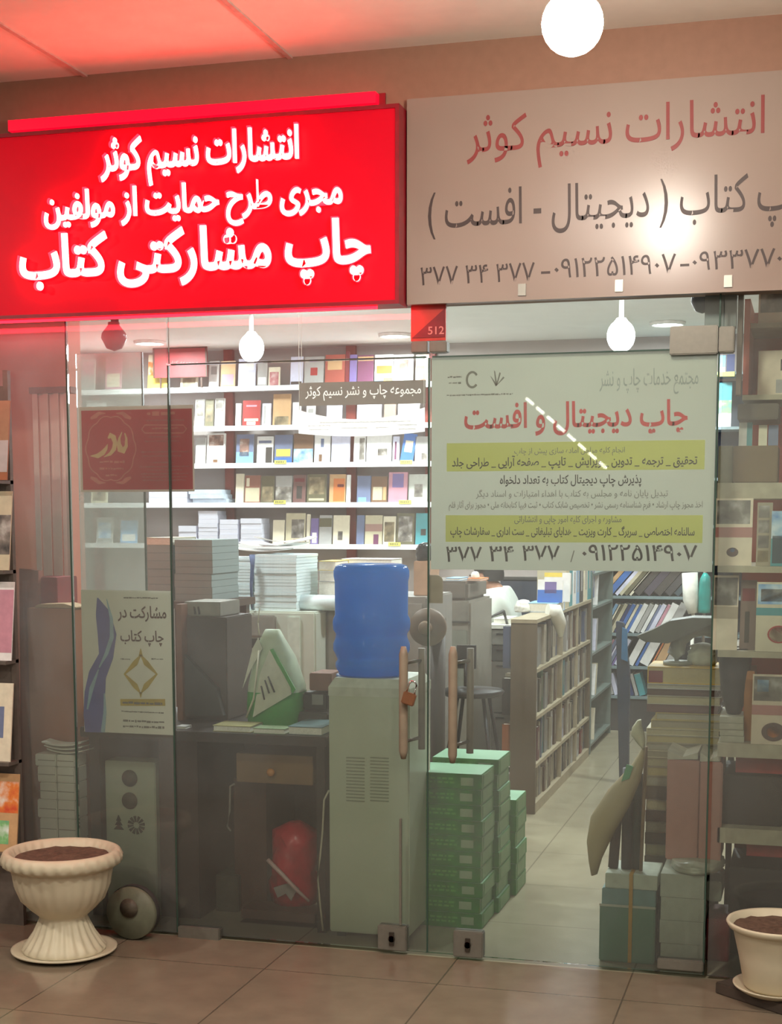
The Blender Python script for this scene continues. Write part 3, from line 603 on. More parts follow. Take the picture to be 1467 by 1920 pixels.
RCOL = [
 [(1124, 1134, 'tan', 'tan'), (1137, 1151, 'blue', 'bright blue'), (1152, 1160, 'lav', 'pale blue-white'), (1160, 1168, 'sand', 'greenish cream'), (1169, 1178, 'olive', 'olive'), (1179, 1184, 'cream', 'thin cream'), (1186, 1205, 'dark', 'broad black'), (1206, 1224, (70, 62, 74), 'purplish black'), (1225, 1244, 'dark', 'second broad black'), (1245, 1262, (64, 60, 62), 'charcoal'), (1263, 1276, (60, 72, 80), 'blue-black')],
 [(1127, 1133, 'sky', 'sky blue'), (1134, 1137, 'cream', 'thin cream'), (1139, 1143, 'olive', 'thin olive'), (1144, 1151, 'sand', 'sand'), (1152, 1158, 'navy', 'navy'), (1159, 1166, 'blue', 'vivid blue'), (1167, 1172, 'cream', 'cream'), (1173, 1179, 'blue', 'second vivid blue'), (1180, 1190, 'white', 'white'), (1191, 1200, 'grey', 'grey white'), (1201, 1208, 'white', 'second white'), (1209, 1214, 'slate', 'slate'), (1215, 1224, 'lav', 'lavender white'), (1225, 1232, 'pink', 'pale pink'), (1233, 1248, 'white', 'broad white'), (1249, 1266, 'grey', 'broad grey')],
 [(1125, 1129, 'pink', 'pinkish'), (1130, 1136, 'slate', 'slate'), (1137, 1140, 'lav', 'thin pale'), (1141, 1147, 'slate', 'second slate'), (1148, 1152, 'violet', 'violet grey'), (1153, 1161, 'lav', 'lavender'), (1176, 1191, 'white', 'broad white'), (1192, 1198, 'blue', 'vivid blue'), (1200, 1220, 'white', 'second broad white'), (1221, 1226, 'orange', 'orange-edged'), (1227, 1246, 'tan', 'tan'), (1247, 1262, 'grey', 'grey')],
 [(1124, 1136, 'green', 'dull green'), (1137, 1146, 'grey', 'grey'), (1147, 1155, 'lav', 'pale blue'), (1168, 1176, 'teal', 'teal'), (1177, 1184, 'navy', 'navy'), (1186, 1192, 'grey', 'second grey'), (1194, 1206, 'teal', 'dark teal')],
]
RN = ('first', 'second', 'third', 'lowest')
for i, row in enumerate(RCOL):
    for j, (l, r, k, nm) in enumerate(row):
        lean = (40, 27, 27, -16)[i]; hh = (.215, .212, .195, .15)[i]
        leaner('%s magazine leaning on the %s visible shelf at the back right%s' % (nm, RN[i], ', leftmost' if j == 0 else ''), l+(0 if i < 3 else 8), r+(0 if i < 3 else 8), zr[i], hh, lean, k)
YU = YR+.04
for lab, l, r, t, b, zz, pan, base in (
  ('sky blue and white book above the right poster corner', 1347, 1361, 666, 694, zr[7], [(0, 0, 1, .3, 'white')], 'sky'), ('dark navy book beside the pillar at the upper right back', 1363, 1378, 664, 694, zr[7], [], 'navy'),
  ('green and white book glimpsed between right poster and pillar', 1347, 1372, 716, 797, zr[6], [(0, .3, 1, .6, '*grass'), (0, 0, 1, .3, 'white')], 'teal'), ('white book glimpsed by the pillar under the green one', 1349, 1372, 836, 895, zr[6]-.33, [(.1, .1, .9, .5, 'grey')], 'white')):
    if zz < zr[6]-.1:
        MB().box(x0, x1, YR, YB-.01, zz-.018, zz).build('shelf', M_sl, ru)
    fbook(lab, l, r, t, b, pan, base, Y=YU, ref=zz)
MB().box(P(1346, 700, YR-.006).x, P(1378, 700, YR-.006).x, YR-.006, YR-.0005, zr[7]-.03, zr[7]-.001).build('price_strip', mat('yellow_label2', (226, 226, 110), .5), ru)
# ================================================================== wooden bookcase
q = PZ(1003, 1527, 0); BX, BY0 = q.x, q.y; BXL = P(957, 1340, BY0).x; BY1 = PX(1105, 1405, BX).y
BZ = P(1010, 1162, BY0).z; zsh = [P(1010.5, y, BY0).z for y in (1256, 1345, 1435)]; zsh = [BZ-.02]+zsh+[.05]
M_case = mat('brown_laminate', (98, 84, 64), .5, vary=.06, scale=12); M_case2 = mat('grey_beige_edge', (160, 148, 122), .5)
bc = thing('bookcase', 'brown laminate low bookcase full of books beside the aisle', 'bookcase', ((BX+BXL)/2, (BY0+BY1)/2, 0))
box('end_panel', M_case, BXL, BX, BY0, BY0+.018, 0, BZ-.018, bc); box('end_panel', M_case, BXL, BX, BY1-.018, BY1, 0, BZ-.018, bc); box('back_panel', M_case, BXL, BXL+.01, BY0+.018, BY1-.018, 0, BZ-.018, bc)
box('top', M_case2, BXL, BX, BY0-.004, BY1+.004, BZ-.018, BZ, bc); ydv = [BY0+.018, PX(1055, 1300, BX).y, PX(1084, 1270, BX).y, BY1-.018]
for y in ydv[1:3]: box('divider', M_case2, BXL+.01, BX-.002, y-.009, y+.009, 0, BZ-.018, bc)
for z in zsh[1:]: box('shelf', M_case2, BXL+.01, BX, BY0+.018, BY1-.018, z-.018 if z > .1 else 0, z, bc)
SP = [('grey', 'grey'), ('white', 'white'), ('olive', 'olive'), ('teal', 'teal'), ('cream', 'cream'), ('brown', 'brown'), ('slate', 'slate blue'), ('sand', 'sand'), ('dark', 'dark'), ('green', 'green'), ('maroon', 'maroon'), ('lav', 'pale lavender'), ('orange', 'orange'), ('red', 'red'), ('blue', 'blue')]
seqs = {(0,0): 'slate teal cream olive sand cream', (0,1): 'white grey white brown lav', (0,2): 'sand olive cream grey', (1,0): 'dark white green olive sand brown', (1,1): 'blue teal grey sand cream', (1,2): 'cream white brown grey',
  (2,0): 'orange maroon slate teal grey white brown', (2,1): 'grey lav brown maroon sand', (2,2): 'white olive grey dark', (3,0): 'white dark grey brown olive maroon sand', (3,1): 'cream sand brown dark white', (3,2): 'green white red cream'}
def spine(label, x, y0, y1, z, h, d, k, lean=0., group='books in the brown bookcase'):
    M = Matrix.Translation((x, y0, z+.0008)) @ Matrix.Rotation(math.radians(lean), 4, 'X'); t = y1-y0; e = .0015
    mb = MB().box(-d, 0, 0, e, 0, h, 0, M).box(-d, 0, t-e, t, 0, h, 0, M).box(-e, 0, e, t-e, 0, h, 0, M).box(-d+.003, -e, e, t-e, .002, h-.003, 1, M).box(-.0001, .0006, t*.3, t*.7, h*.3, h*.85, 2, M)
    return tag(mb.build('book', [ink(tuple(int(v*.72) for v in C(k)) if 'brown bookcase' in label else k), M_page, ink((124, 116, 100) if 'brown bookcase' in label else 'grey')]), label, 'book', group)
rnd = random.Random(3); RWN = ('top', 'second', 'third', 'bottom'); CLN = ('near', 'middle', 'far')
nm = dict(SP); ALT = dict(grey='sand', white='olive', olive='brown', teal='grey', cream='slate', brown='cream', slate='grey', sand='dark', dark='sand', green='grey', maroon='sand', lav='brown', orange='cream', red='white', blue='olive')
for (rw, cl), sq in seqs.items():
    ks = [x for k in sq.split() for x in (k, ALT[k])]; y = ydv[cl]+.012+(.0 if rw != 2 or cl else .0); avail = ydv[cl+1]-.012-y; hmax = zsh[rw]-.018-zsh[rw+1] if rw else BZ-.018-zsh[1]
    ws = [rnd.uniform(.7, 1.4) for _ in ks]; tw = sum(ws)
    for i, k in enumerate(ks):
        w = avail*ws[i]/tw*.98; h = min(hmax-.006, hmax*rnd.uniform(.72, .95))
        ordn = ('nearest', 'second', 'third', 'fourth', 'fifth', 'sixth', 'seventh', 'eighth', 'ninth', 'tenth', 'eleventh', 'twelfth', 'thirteenth', 'fourteenth')[i]
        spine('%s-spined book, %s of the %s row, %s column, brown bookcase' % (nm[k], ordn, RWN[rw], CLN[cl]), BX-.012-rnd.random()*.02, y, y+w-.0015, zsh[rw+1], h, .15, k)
        y += avail*ws[i]/tw
# on top of the bookcase
def bk_flat(label, l, r, t, b, Y, depth, k, name='book', cat='book', z0=None, group=None, pages=True):
    a, c = P(l, (t+b)/2, Y), P(r, (t+b)/2, Y); zt, zb = P((l+r)/2, t, Y).z, (P((l+r)/2, b, Y).z if z0 is None else z0)
    o = thing(name, label, cat, ((a.x+c.x)/2, Y+depth/2, zb), group); e = min(.002, (zt-zb)*.2)
    mb = MB().box(a.x, c.x, Y, Y+depth, zb+.0005, zb+e).box(a.x, c.x, Y, Y+depth, zt-e, zt).box(a.x, c.x, Y+depth-e, Y+depth, zb+e, zt-e); mb.build('cover', ink(k), o)
    box('pages', M_page, a.x+.003, c.x-.003, Y+.003, Y+depth-e, zb+e, zt-e, o); return o
Y1 = PX(1030, 1150, (BX+BXL)/2).y; Y1 = BY0+.55
o1 = bk_flat('thick pale blue volume lying on the bookcase top', 989, 1046, 1131, 1153, Y1, .24, 'sky', z0=BZ)
fbook('blue and white book with a violet window standing on the bookcase', 1008, 1055, 1087, 1131, [(0, 0, 1, .55, 'blue'), (.28, .4, .75, .9, 'violet')], 'white', Y=Y1+.06, th=.03, group=None, ref=P(1018, 1131, Y1).z)
fbook('yellow-topped white book behind the blue and white one', 1020, 1068, 1074, 1131, [(0, .85, .7, 1, 'yellow')], 'white', Y=Y1+.14, th=.03, group=None, ref=P(1018, 1131, Y1).z)
for i, (l, k, n2) in enumerate(((1062, 'sand', 'sand'), (1068, 'teal', 'blue-green'), (1075, 'white', 'white'), (1081, 'sky', 'pale blue'), (1088, 'dark', 'dark'), (1096, 'cream', 'cream'), (1103, 'teal', 'teal'), (1109, 'slate', 'slate'))):
    yy0 = PX(l, 1120, BX-.01).y; yy1 = PX(l+6, 1120, BX-.01).y-.004
    spine('%s upright book in the row along the bookcase top edge' % n2, BX-.01, yy0, yy1, BZ, .215, .16, k, group='upright books on the bookcase top')
def blob(name, label, cat, l, t, r, b, Y, depth, m, seed=1, amp=.12, z0=None, pinch=.55, parts=True):
    """soft crumpled bag"""
    a, c = P(l, (t+b)/2, Y), P(r, (t+b)/2, Y); zb = P((l+r)/2, b, Y).z if z0 is None else z0; zt = P((l+r)/2, t, Y).z
    cx_, w = (a.x+c.x)/2, (c.x-a.x)/2; o = thing(name, label, cat, (cx_, Y+depth/2, zb)); rn = random.Random(seed); rings = []
    for k in range(9):
        u = k/8; s = (1-.12*(1-u)**3)*(1-(1-pinch)*u**1.6); s *= .35 if k == 8 else 1
        ring = []
        for i in range(20):
            an = 2*PI*i/20; j = 1+amp*rn.uniform(-1, 1)*(.3+u)
            ring.append(Vector((cx_+w*s*j*math.cos(an), Y+depth/2+depth/2*s*j*math.sin(an), zb+.001+(zt-zb)*(u+.03*rn.uniform(-1, 1)*(0 < k < 8)))))
        rings.append(ring)
    MB().loft(rings).build('body', m, o); return o
M_bagw = mat('white_plastic_bag', (226, 226, 216), .35, vary=.08, scale=20)
blob('bag', 'white plastic bag slumped on the near left end of the bookcase top', 'bag', 959, 1126, 994, 1156, BY0+.5, .16, M_bagw, 4, z0=BZ)
mb = MB(); 
pts = [(BX-.02, BY0+.42, BZ+.02), (BX+.015, BY0+.44, BZ+.015), (BX+.03, BY0+.5, BZ-.05), (BX+.03, BY0+.54, BZ-.12)]
mb.tube(pts, [.035, .04, .035, .012], 10); o = mb.build('bag', M_bagw); tag(o, 'crumpled pale cloth bag drooping over the bookcase edge', 'bag')
# second case further down the aisle
q2 = BY1+.05
c2 = thing('bookcase', 'grey metal rack standing beyond the brown bookcase down the aisle', 'bookcase', (BX-.15, q2+.5, 0))
M_rack = mat('grey_green_metal', (104, 116, 110), .45)
box('end_panel', M_rack, BX-.28, BX, q2, q2+.015, 0, BZ+.16, c2); box('end_panel', M_rack, BX-.28, BX, q2+.95, q2+.965, 0, BZ+.16, c2)
for z in (.06, .34, .62, .9, BZ+.15): box('shelf', M_rack, BX-.28, BX, q2+.015, q2+.95, z-.015, z, c2)
for i, (z, k, n2, ln) in enumerate(((.34, 'white', 'white', 16), (.34, 'sand', 'sand', 16), (.62, 'lav', 'pale', 12), (.62, 'grey', 'grey', 12), (.06, 'cream', 'cream', 10), (.9, 'white', 'bright white', 14))):
    y = q2+.22+.06*(i % 2); spine('%s leaning document on the %s tier of the grey rack' % (n2, ('lowest', 'second', 'third', 'upper')[int(z/.27)]), BX-.01, y, y+.02, z, .2, .18, k, group='documents on the grey rack', lean=-ln)
# ================================================================== machines and furniture in the shop
def rect(mb, l, t, r, b, Y, d=.004, mi=0): 
    a, c = P(l, t, Y), P(r, b, Y); mb.box(a.x, c.x, Y-d, Y, c.z, a.z, mi); return mb
M_cop = mat('grey_copier', (142, 138, 130), .5); M_copw = mat('white_copier', (206, 212, 200), .45, vary=.04)
# white copier carrying the paper
YC = 1.6; a, b = P(420, 1200, YC), P(592, 1200, YC); zt = P(500, 1146, YC).z
cp = thing('photocopier', 'white photocopier under the two big paper piles', 'machine', ((a.x+b.x)/2, YC+.3, 0))
box('body', M_copw, a.x, b.x, YC, YC+.6, .06, zt, cp, .008)
mb = MB(); rect(mb, 424, 1152, 520, 1194, YC, .02); mb.build('upper_unit', M_cop, cp, .006)
mb = MB(); rect(mb, 426, 1196, 508, 1216, YC, .006); mb.build('paper_slot', M_black, cp)
mb = MB(); rect(mb, 424, 1218, 506, 1340, YC, .012); mb.build('front_cover', M_cop, cp, .004)
mb = MB(); rect(mb, 540, 1155, 566, 1340, YC, .01); mb.build('side_cover', mat('pale_green_white', (214, 224, 212), .45), cp, .004)
for i in range(4): box('foot', M_black, (a.x+.04 if i % 2 else b.x-.08), (a.x+.08 if i % 2 else b.x-.04), (YC+.03 if i < 2 else YC+.53), (YC+.07 if i < 2 else YC+.57), 0, .06, cp)
stack('left pile of white printed sheets on the white photocopier', 386, 470, 1046, 1146, YC+.03, .3, 18, M_pap, z0=zt, jitter=.002)
stack('right pile of white printed sheets on the white photocopier', 477, 556, 1040, 1146, YC+.03, .3, 18, M_pap, z0=zt, jitter=.002)
mb = MB(); rn = random.Random(5)
zz = P(470, 1038, YC).z
def sheetmesh(mb, cx_, cy_, z, w, d, rot, curl, mi=0, th=.004):
    n = 8; R_ = Matrix.Translation((cx_, cy_, z)) @ Matrix.Rotation(rot, 4, 'Z'); rings = []
    for i in range(n+1):
        u = i/n-.5; zc = curl*(4*u*u); rings.append([R_ @ Vector((u*w, s*d/2, zc+t)) for s, t in ((-1, 0), (1, 0), (1, th), (-1, th))])
    mb.loft(rings, mi, smooth=False)
xc_ = P(470, 1040, YC).x
for k, (dx, ro, cu) in enumerate(((-.0, .3, .01), (.05, -.2, .018), (.1, .5, .022))):
    m_ = MB(); sheetmesh(m_, xc_+dx, YC+.18, zz+.008+k*.02, .26, .2, ro, cu); tag(m_.build('paper_sheet', mat('bright_white_paper', (250, 252, 252), .5)), '%s of the loose bright sheets lying over both paper piles' % ('lowest', 'middle', 'topmost')[k], 'paper', 'loose sheets on the paper piles')
tag(MB().tube([(P(387, 1045, YC).x-.012, YC+.0, P(387, 1042, YC).z), (P(387, 1045, YC).x+.01, YC+.06, P(387, 1040, YC).z+.012), (P(400, 1045, YC).x, YC+.12, P(400, 1040, YC).z+.018)], [.012, .018, .008], 10).build('paper_wad', mat('bright_white_paper', (250, 252, 252), .5)), 'small white crumpled paper at the left corner of the left pile', 'paper')
mb = MB(); mb.tube([(P(473, 1035, YC).x, YC+.0, P(473, 1040, YC).z), (P(474, 1035, YC).x, YC-.004, P(474, 1060, YC).z), (P(471, 1035, YC).x, YC-.004, P(472, 1100, YC).z), (P(472, 1035, YC).x, YC-.004, P(472, 1142, YC).z)], [.014, .01, .007, .004], 8)
tag(mb.build('strap', mat('navy_strap', (86, 100, 140), .6)), 'slate blue strap hanging between the two white paper piles', 'strap')
# grey cabinet to the right with clutter
YG = 1.75; a, b = P(610, 1200, YG), P(800, 1200, YG); zg = P(620, 1117, YG).z
gc = thing('cabinet', 'grey metal cabinet behind the blue water bottle', 'cabinet', ((a.x+b.x)/2, YG+.25, 0))
box('body', mat('grey_cabinet', (134, 130, 124), .5), a.x, b.x, YG, YG+.5, 0, zg, gc, .006)
mb = MB()
for i in (0, 1): mb.box(a.x+.02+i*(b.x-a.x)/2, a.x+(b.x-a.x)/2*(i+1)-.02, YG-.012, YG, .08, zg-.03)
dr = mb.build('door', mat('grey_cabinet_door', (142, 138, 132), .5), gc)
q = P(586, 1178, YG); 
for lab, l, t, r, b_, k in (('yellow book in the clutter right of the white paper piles', 563, 1042, 598, 1056, 'yellow'), ('white wrapped bundle in the clutter on the grey cabinet', 562, 1072, 594, 1090, 'white'), ('grey file in the clutter behind the bottle', 598, 1048, 640, 1078, 'grey')):
    pass
bk_flat('grey folder lying lowest on the grey cabinet', 597, 645, 1090, 1117, YG+.05, .25, 'grey', z0=zg)
bk_flat('white notebook lying on the grey folder', 598, 640, 1070, 1089, YG+.06, .24, 'white', z0=P(620, 1090, YG+.05).z)
bk_flat('bright yellow book on the clutter right of the white paper piles', 597, 630, 1052, 1069, YG+.06, .2, 'yellow', z0=P(620, 1070, YG+.06).z)
bk_flat('brown book leaning pile end beside the blue bottle', 646, 690, 1098, 1117, YG+.05, .2, 'plum', z0=zg)
bk_flat('long white box behind the blue bottle top', 640, 735, 1048, 1062, YG+.3, .18, 'white', z0=zg+.13, name='box', cat='box')
box('riser', M_grey, P(650, 1100, YG+.3).x, P(730, 1100, YG+.3).x, YG+.3, YG+.48, zg, zg+.13, gc)
rl = MB().lathe([(.0001, 0), (.035, 0), (.035, .2), (.0001, .2)], (P(577, 1108, 1.66).x-.06, 1.7, zt+.036), 20, axis='x'); tag(rl.build('paper_roll', M_pap), 'white paper roll lying beside the right paper pile', 'roll')
# dark dome / helmet and tan box above cabinet near the door edge
q = P(790, 1040, YG+.1); hm = blob('bag', 'black shiny plastic bag on the cabinet at the door edge', 'bag', 772, 1018, 806, 1052, YG+.1, .18, mat('black_plastic_bag', (40, 40, 42), .18, vary=.1), 9, z0=P(790, 1052, YG+.1).z, pinch=.75)
pbox('box', mat('tan_carton', (176, 142, 116), .7), 776, 1052, 804, 1112, YG+.1, .2, None, .003, z0=zg); tag(bpy.context.scene.collection.objects[-1], 'tan carton under the black bag at the door edge', 'box')
# grey paper tower and monitor boxes behind left glass
YL = 1.1; a = P(360, 1100, YL)
tb = thing('table', 'dark side table carrying the grey paper tower behind the left glass', 'table', (P(350, 1100, YL).x, YL+.2, 0)); x0_, x1_ = P(255, 1200, YL).x, P(412, 1200, YL).x; zt_ = P(360, 1128, YL).z
box('tabletop', M_brown, x0_, x1_, YL, YL+.42, zt_-.03, zt_, tb)
for x in (x0_+.02, x1_-.06):
    for y in (YL+.02, YL+.36): box('leg', M_brown, x, x+.04, y, y+.04, 0, zt_-.03, tb)
M_gp = mat('grey_paper', (142, 156, 156), .75, vary=.08, scale=120)
stack('tall grey pile of sheets behind the left door glass', 328, 398, 1012, 1126, YL+.05, .3, 9, M_gp, z0=zt_)
stack('lower grey pile of sheets behind the white wave poster', 272, 322, 1022, 1126, YL+.05, .3, 7, M_gp, z0=zt_)
bk_flat('pale carton lid on top of the lower grey pile', 272, 322, 1008, 1021, YL+.05, .26, 'sand', z0=P(297, 1022, YL+.05).z, name='box', cat='box')
# desk just inside the glass
YD = .12; x0_, x1_ = P(150, 1400, YD).x, P(617, 1400, YD).x; zd = P(480, 1377, YD).z
dk = thing('desk', 'black desk right behind the left glass', 'desk', ((x0_+x1_)/2, YD+.3, 0)); M_desk = mat('black_desk', (48, 40, 38), .4, vary=.1); M_dwood = mat('dark_wood', (62, 44, 40), .5, vary=.12)
box('desktop', M_desk, x0_, x1_-.01, YD, YD+.62, zd-.035, zd, dk, .003)
xq = [P(300, 1550, YD+.1).x, P(372, 1550, YD+.1).x, P(430, 1550, YD+.12).x, P(606, 1550, YD+.12).x]
box('side_panel', M_dwood, xq[0], xq[1], YD+.1, YD+.56, 0, zd-.035, dk); box('back_panel', M_dwood, x0_+.02, xq[3], YD+.57, YD+.59, .1, zd-.035, dk)
box('leg', M_desk, x0_+.01, x0_+.05, YD+.05, YD+.56, 0, zd-.035, dk); box('leg', M_desk, xq[3], xq[3]+.03, YD+.05, YD+.56, 0, zd-.035, dk)
box('pedestal_panel', mat('reddish_wood', (74, 48, 38), .5), P(440, 1600, YD+.25).x, P(500, 1600, YD+.25).x, YD+.25, YD+.56, 0, P(470, 1474, YD+.12).z, dk)
dw = pbox('drawer', mat('light_wood_drawer', (128, 98, 66), .55, vary=.15, scale=9), 443, 1412, 587, 1473, YD+.1, .4, dk, .002)
q = P(511, 1447, YD+.1); MB().lathe([(.0001, 0), (.006, 0), (.006, .008), (.014, .014), (.015, .02), (.01, .026), (.0001, .028)], (q.x, YD+.1, q.z), 18, axis='y').build('knob', mat('orange_wood_knob', (206, 132, 52), .4), dw)
# desk things
YK = .42
sp_ = thing('speaker', 'tall dark speaker cabinet on the desk beside the wave poster', 'speaker', (P(380, 1370, YK).x, YK+.12, zd)); a, b = P(333, 1250, YK), P(426, 1250, YK); z1 = P(380, 1157, YK).z
box('cabinet', mat('dark_brown_case', (70, 58, 52), .5), a.x, b.x, YK, YK+.26, zd, z1, sp_, .004); MB().prism([(P(350, 1225, YK).x, P(350, 1225, YK).z), (P(412, 1290, YK).x, P(412, 1290, YK).z), (P(424, 1340, YK).x, P(424, 1340, YK).z), (P(350, 1340, YK).x, P(350, 1340, YK).z)], YK-.03, YK-.001).build('lid', M_dgrey, sp_)
gb = pbox('box', mat('grey_carton', (138, 134, 124), .6), 345, 1128, 413, 1157, YK+.03, .2, None, .003, z0=z1); tag(gb, 'grey carton marked 11 on top of the dark speaker cabinet', 'box'); text('marking', '۱۱', 362, 376, 1137, 1152, YK+.03, M_dgrey, gb, .001, .03, raw=True)
rp_ = pbox('box', mat('orange_brown_board', (120, 74, 52), .6), 329, 1133, 343, 1340, YK-.05, .06, None, .002, z0=zd); tag(rp_, 'narrow red-brown box standing upright left of the speaker cabinet', 'box')
# green shopping bag
YBG = .3; zb = zd
def bagring(l, r, py, d0, d1, n=20):
    a, b = P(l, py, YBG), P(r, py, YBG); cx_ = (a.x+b.x)/2; w = (b.x-a.x)/2; y = YBG+.09; z = P(510, py, YBG).z; out = []
    for i in range(n):
        an = 2*PI*i/n; c, s = math.cos(an), math.sin(an); out.append(Vector((cx_+w*math.copysign(abs(c)**.6, c), y+(d0 if s < 0 else d1)*math.copysign(abs(s)**.6, s), z)))
    return out
gbg = thing('shopping_bag', 'green and white shopping bag with rope handle standing on the desk', 'bag', (P(505, 1370, YBG).x, YBG+.09, zb))
rg = [bagring(456, 549, 1372, .08, .08), bagring(454, 553, 1330, .09, .09), bagring(455, 553, 1290, .085, .085), bagring(464, 536, 1235, .05, .05), bagring(474, 516, 1200, .03, .03), bagring(482, 508, 1184, .018, .018)]
for r_ in rg[:1]:
    for v in r_: v.z = zb+.001
MB().loft(rg).build('body', mat('white_green_bag', (176, 190, 162), .5, vary=.1), gbg)
M_gbag = mat('green_bag', (66, 150, 70), .5, vary=.1); gl = [[v+(v-Vector((P(505, 1300, YBG).x, YBG+.09, v.z))).normalized()*.002 for v in bagring(l, r, py, dd, dd)] for l, r, py, dd in ((456, 549, 1371, .08), (454, 553, 1330, .09), (455, 553, 1300, .087))]
MB().loft(gl, cap=False).build('green_base', M_gbag, gbg)
def onbag(pts, m, nm, off=.0):
    mb = MB(); P3 = []
    for x, y, dy in pts: v = P(x, y, YBG+.09-dy); P3.append(v)
    ctr = sum(P3, Vector())/len(P3); back = [v+Vector((0, .004, 0)) for v in P3]; n = len(P3)
    mb.add(P3+back, [tuple(range(n)), tuple(range(2*n-1, n-1, -1))]+[(i, (i+1) % n, n+(i+1) % n, n+i) for i in range(n)]); mb.build(nm, m, gbg)
M_bgw = mat('white_bag_panel', (196, 196, 176), .55)
onbag([(506, 1218, .055), (512, 1216, .055), (554, 1292, .092), (549, 1300, .094)], M_gbag, 'green_edge'); onbag([(474, 1345, .097), (546, 1302, .097), (545, 1290, .094), (506, 1218, .052), (488, 1262, .077)], M_bgw, 'white_panel'); onbag([(455, 1290, .082), (470, 1256, .075), (492, 1216, .05), (484, 1196, .032), (474, 1215, .045)], M_bgw, 'white_panel')
mb = MB()
for k, (x0p, y0p, x1p, y1p) in enumerate(((497, 1275, 505, 1300), (503, 1268, 515, 1298), (490, 1286, 496, 1312))): mb.tube([P(x0p, y0p, YBG-.012), P(x1p, y1p, YBG-.012)], .003, 6)
mb.build('mark', M_dgrey, gbg)
mb = MB(); mb.tube([P(486, 1220, YBG+.03), P(482, 1260, YBG-.01), P(476, 1310, YBG-.012), P(462, 1346, YBG-.012)], .004, 6); mb.tube([P(484, 1168, YBG+.09), P(487, 1140, YBG+.09)], .002, 6); mb.tube([P(486, 1190, YBG+.09), P(484, 1168, YBG+.09)], .002, 6); mb.build('rope', mat('cream_rope', (206, 200, 176), .7), gbg)
# small desk items
for lab, l, t, r, b_, k, Y, nm_, ct, d_ in (('flat yellowish box in front of the green bag', 399, 1361, 470, 1376, (160, 152, 96), YD+.03, 'box', 'box', .12), ('teal folder at the right desk end by the cooler', 540, 1363, 604, 1376, (84, 110, 112), YD+.03, 'folder', 'folder', .2),
    ('small white card block at the foot of the wave poster', 331, 1362, 349, 1376, 'grey', YD+.05, 'card_block', 'box', .05), ('pale green tray under the front of the shopping bag', 474, 1366, 534, 1376, (128, 150, 112), YD+.02, 'tray', 'tray', .08)):
    bk_flat(lab, l, r, t, b_, Y, d_, k, name=nm_, cat=ct, z0=zd)
hp = thing('label_printer', 'dark grey desk machine beside the water cooler', 'machine', (P(588, 1376, .35).x, .45, zd)); pbox('base', M_dgrey, 553, 1335, 616, 1376, .35, .22, hp, .006, z0=zd); pbox('head', M_black, 566, 1298, 616, 1334, .38, .16, hp, .008); pbox('panel', M_grey, 585, 1302, 606, 1322, .375, .005, hp)
pbox('box', mat('brown_carton', (124, 88, 74), .7), 580, 1262, 622, 1296, .39, .14, None, .003); tag(COL.objects[-1], 'small brown carton on top of the dark desk machine', 'box')
# under the desk
YU2 = .2; pc = thing('computer_case', 'pale grey ventilated metal case standing under the desk', 'computer', (P(245, 1740, YU2).x, YU2+.05, 0))
a, b = P(198, 1500, YU2), P(292, 1500, YU2); box('case', mat('pale_green_grey_metal', (172, 178, 156), .5, vary=.04), a.x, b.x, YU2, YU2+.1, 0, P(245, 1428, YU2).z, pc, .003)
M_vent = mat('dark_vent', (82, 74, 62), .6, vary=.2, scale=90)
for py in (1459, 1501):
    q = P(244, py, YU2); mb = MB().lathe([(.0001, -.001), (.028, -.001), (.031, .003), (.0001, .004)], (q.x, YU2-.001, q.z), 28, axis='y'); mb.build('vent', M_vent, pc)
q = P(223, 1545, YU2); mb = MB()
for k, (w, z0_, z1_) in enumerate(((.02, -.02, .002), (.015, -.004, .018), (.01, .012, .034))): mb.prism([(q.x-w, q.z+z0_), (q.x+w, q.z+z0_), (q.x, q.z+z1_)], YU2-.003, YU2)
mb.build('tree_cutout', mat('dark_cutout', (64, 62, 50), .6), pc)
q = P(256, 1547, YU2); mb = MB()
for i in range(12):
    t0, t1 = 2*PI*i/12, 2*PI*(i+.62)/12; mb.prism([(q.x+.012*math.cos(t0), q.z+.012*math.sin(t0)), (q.x+.034*math.cos(t0), q.z+.034*math.sin(t0)), (q.x+.034*math.cos(t1), q.z+.034*math.sin(t1)), (q.x+.012*math.cos(t1), q.z+.012*math.sin(t1))], YU2-.003, YU2)
mb.build('fan_grille', mat('dark_cutout', (64, 62, 50), .6), pc)
YF = -.1; rf = thing('fan_heater', 'round pale green disc appliance standing outside the left glass behind the urn', 'appliance', (P(243, 1745, YF).x, YF+.02, 0)); q = P(243, 1703, YF); R0 = min(q.z-.002, .092)
MB().lathe([(.0001, -.03), (R0*.9, -.03), (R0, -.022), (R0, .02), (R0*.97, .026), (.0001, .028)], (q.x, YF+.03, R0+.002), 44, axis='y').build('body', mat('dull_green_plastic', (104, 106, 88), .5), rf)
mb = MB(); mb.lathe([(R0*1.005, -.018), (R0*1.02, -.012), (R0*1.02, .004), (R0*1.005, .01)], (q.x, YF+.03, R0+.004), 44, axis='y'); mb.build('rim', M_dgrey, rf)
MB().lathe([(.0001, 0), (.03, 0), (.034, .006), (.0001, .008)], (q.x, YF-.0, R0+.024), 28, axis='y').build('vent', M_vent, rf)
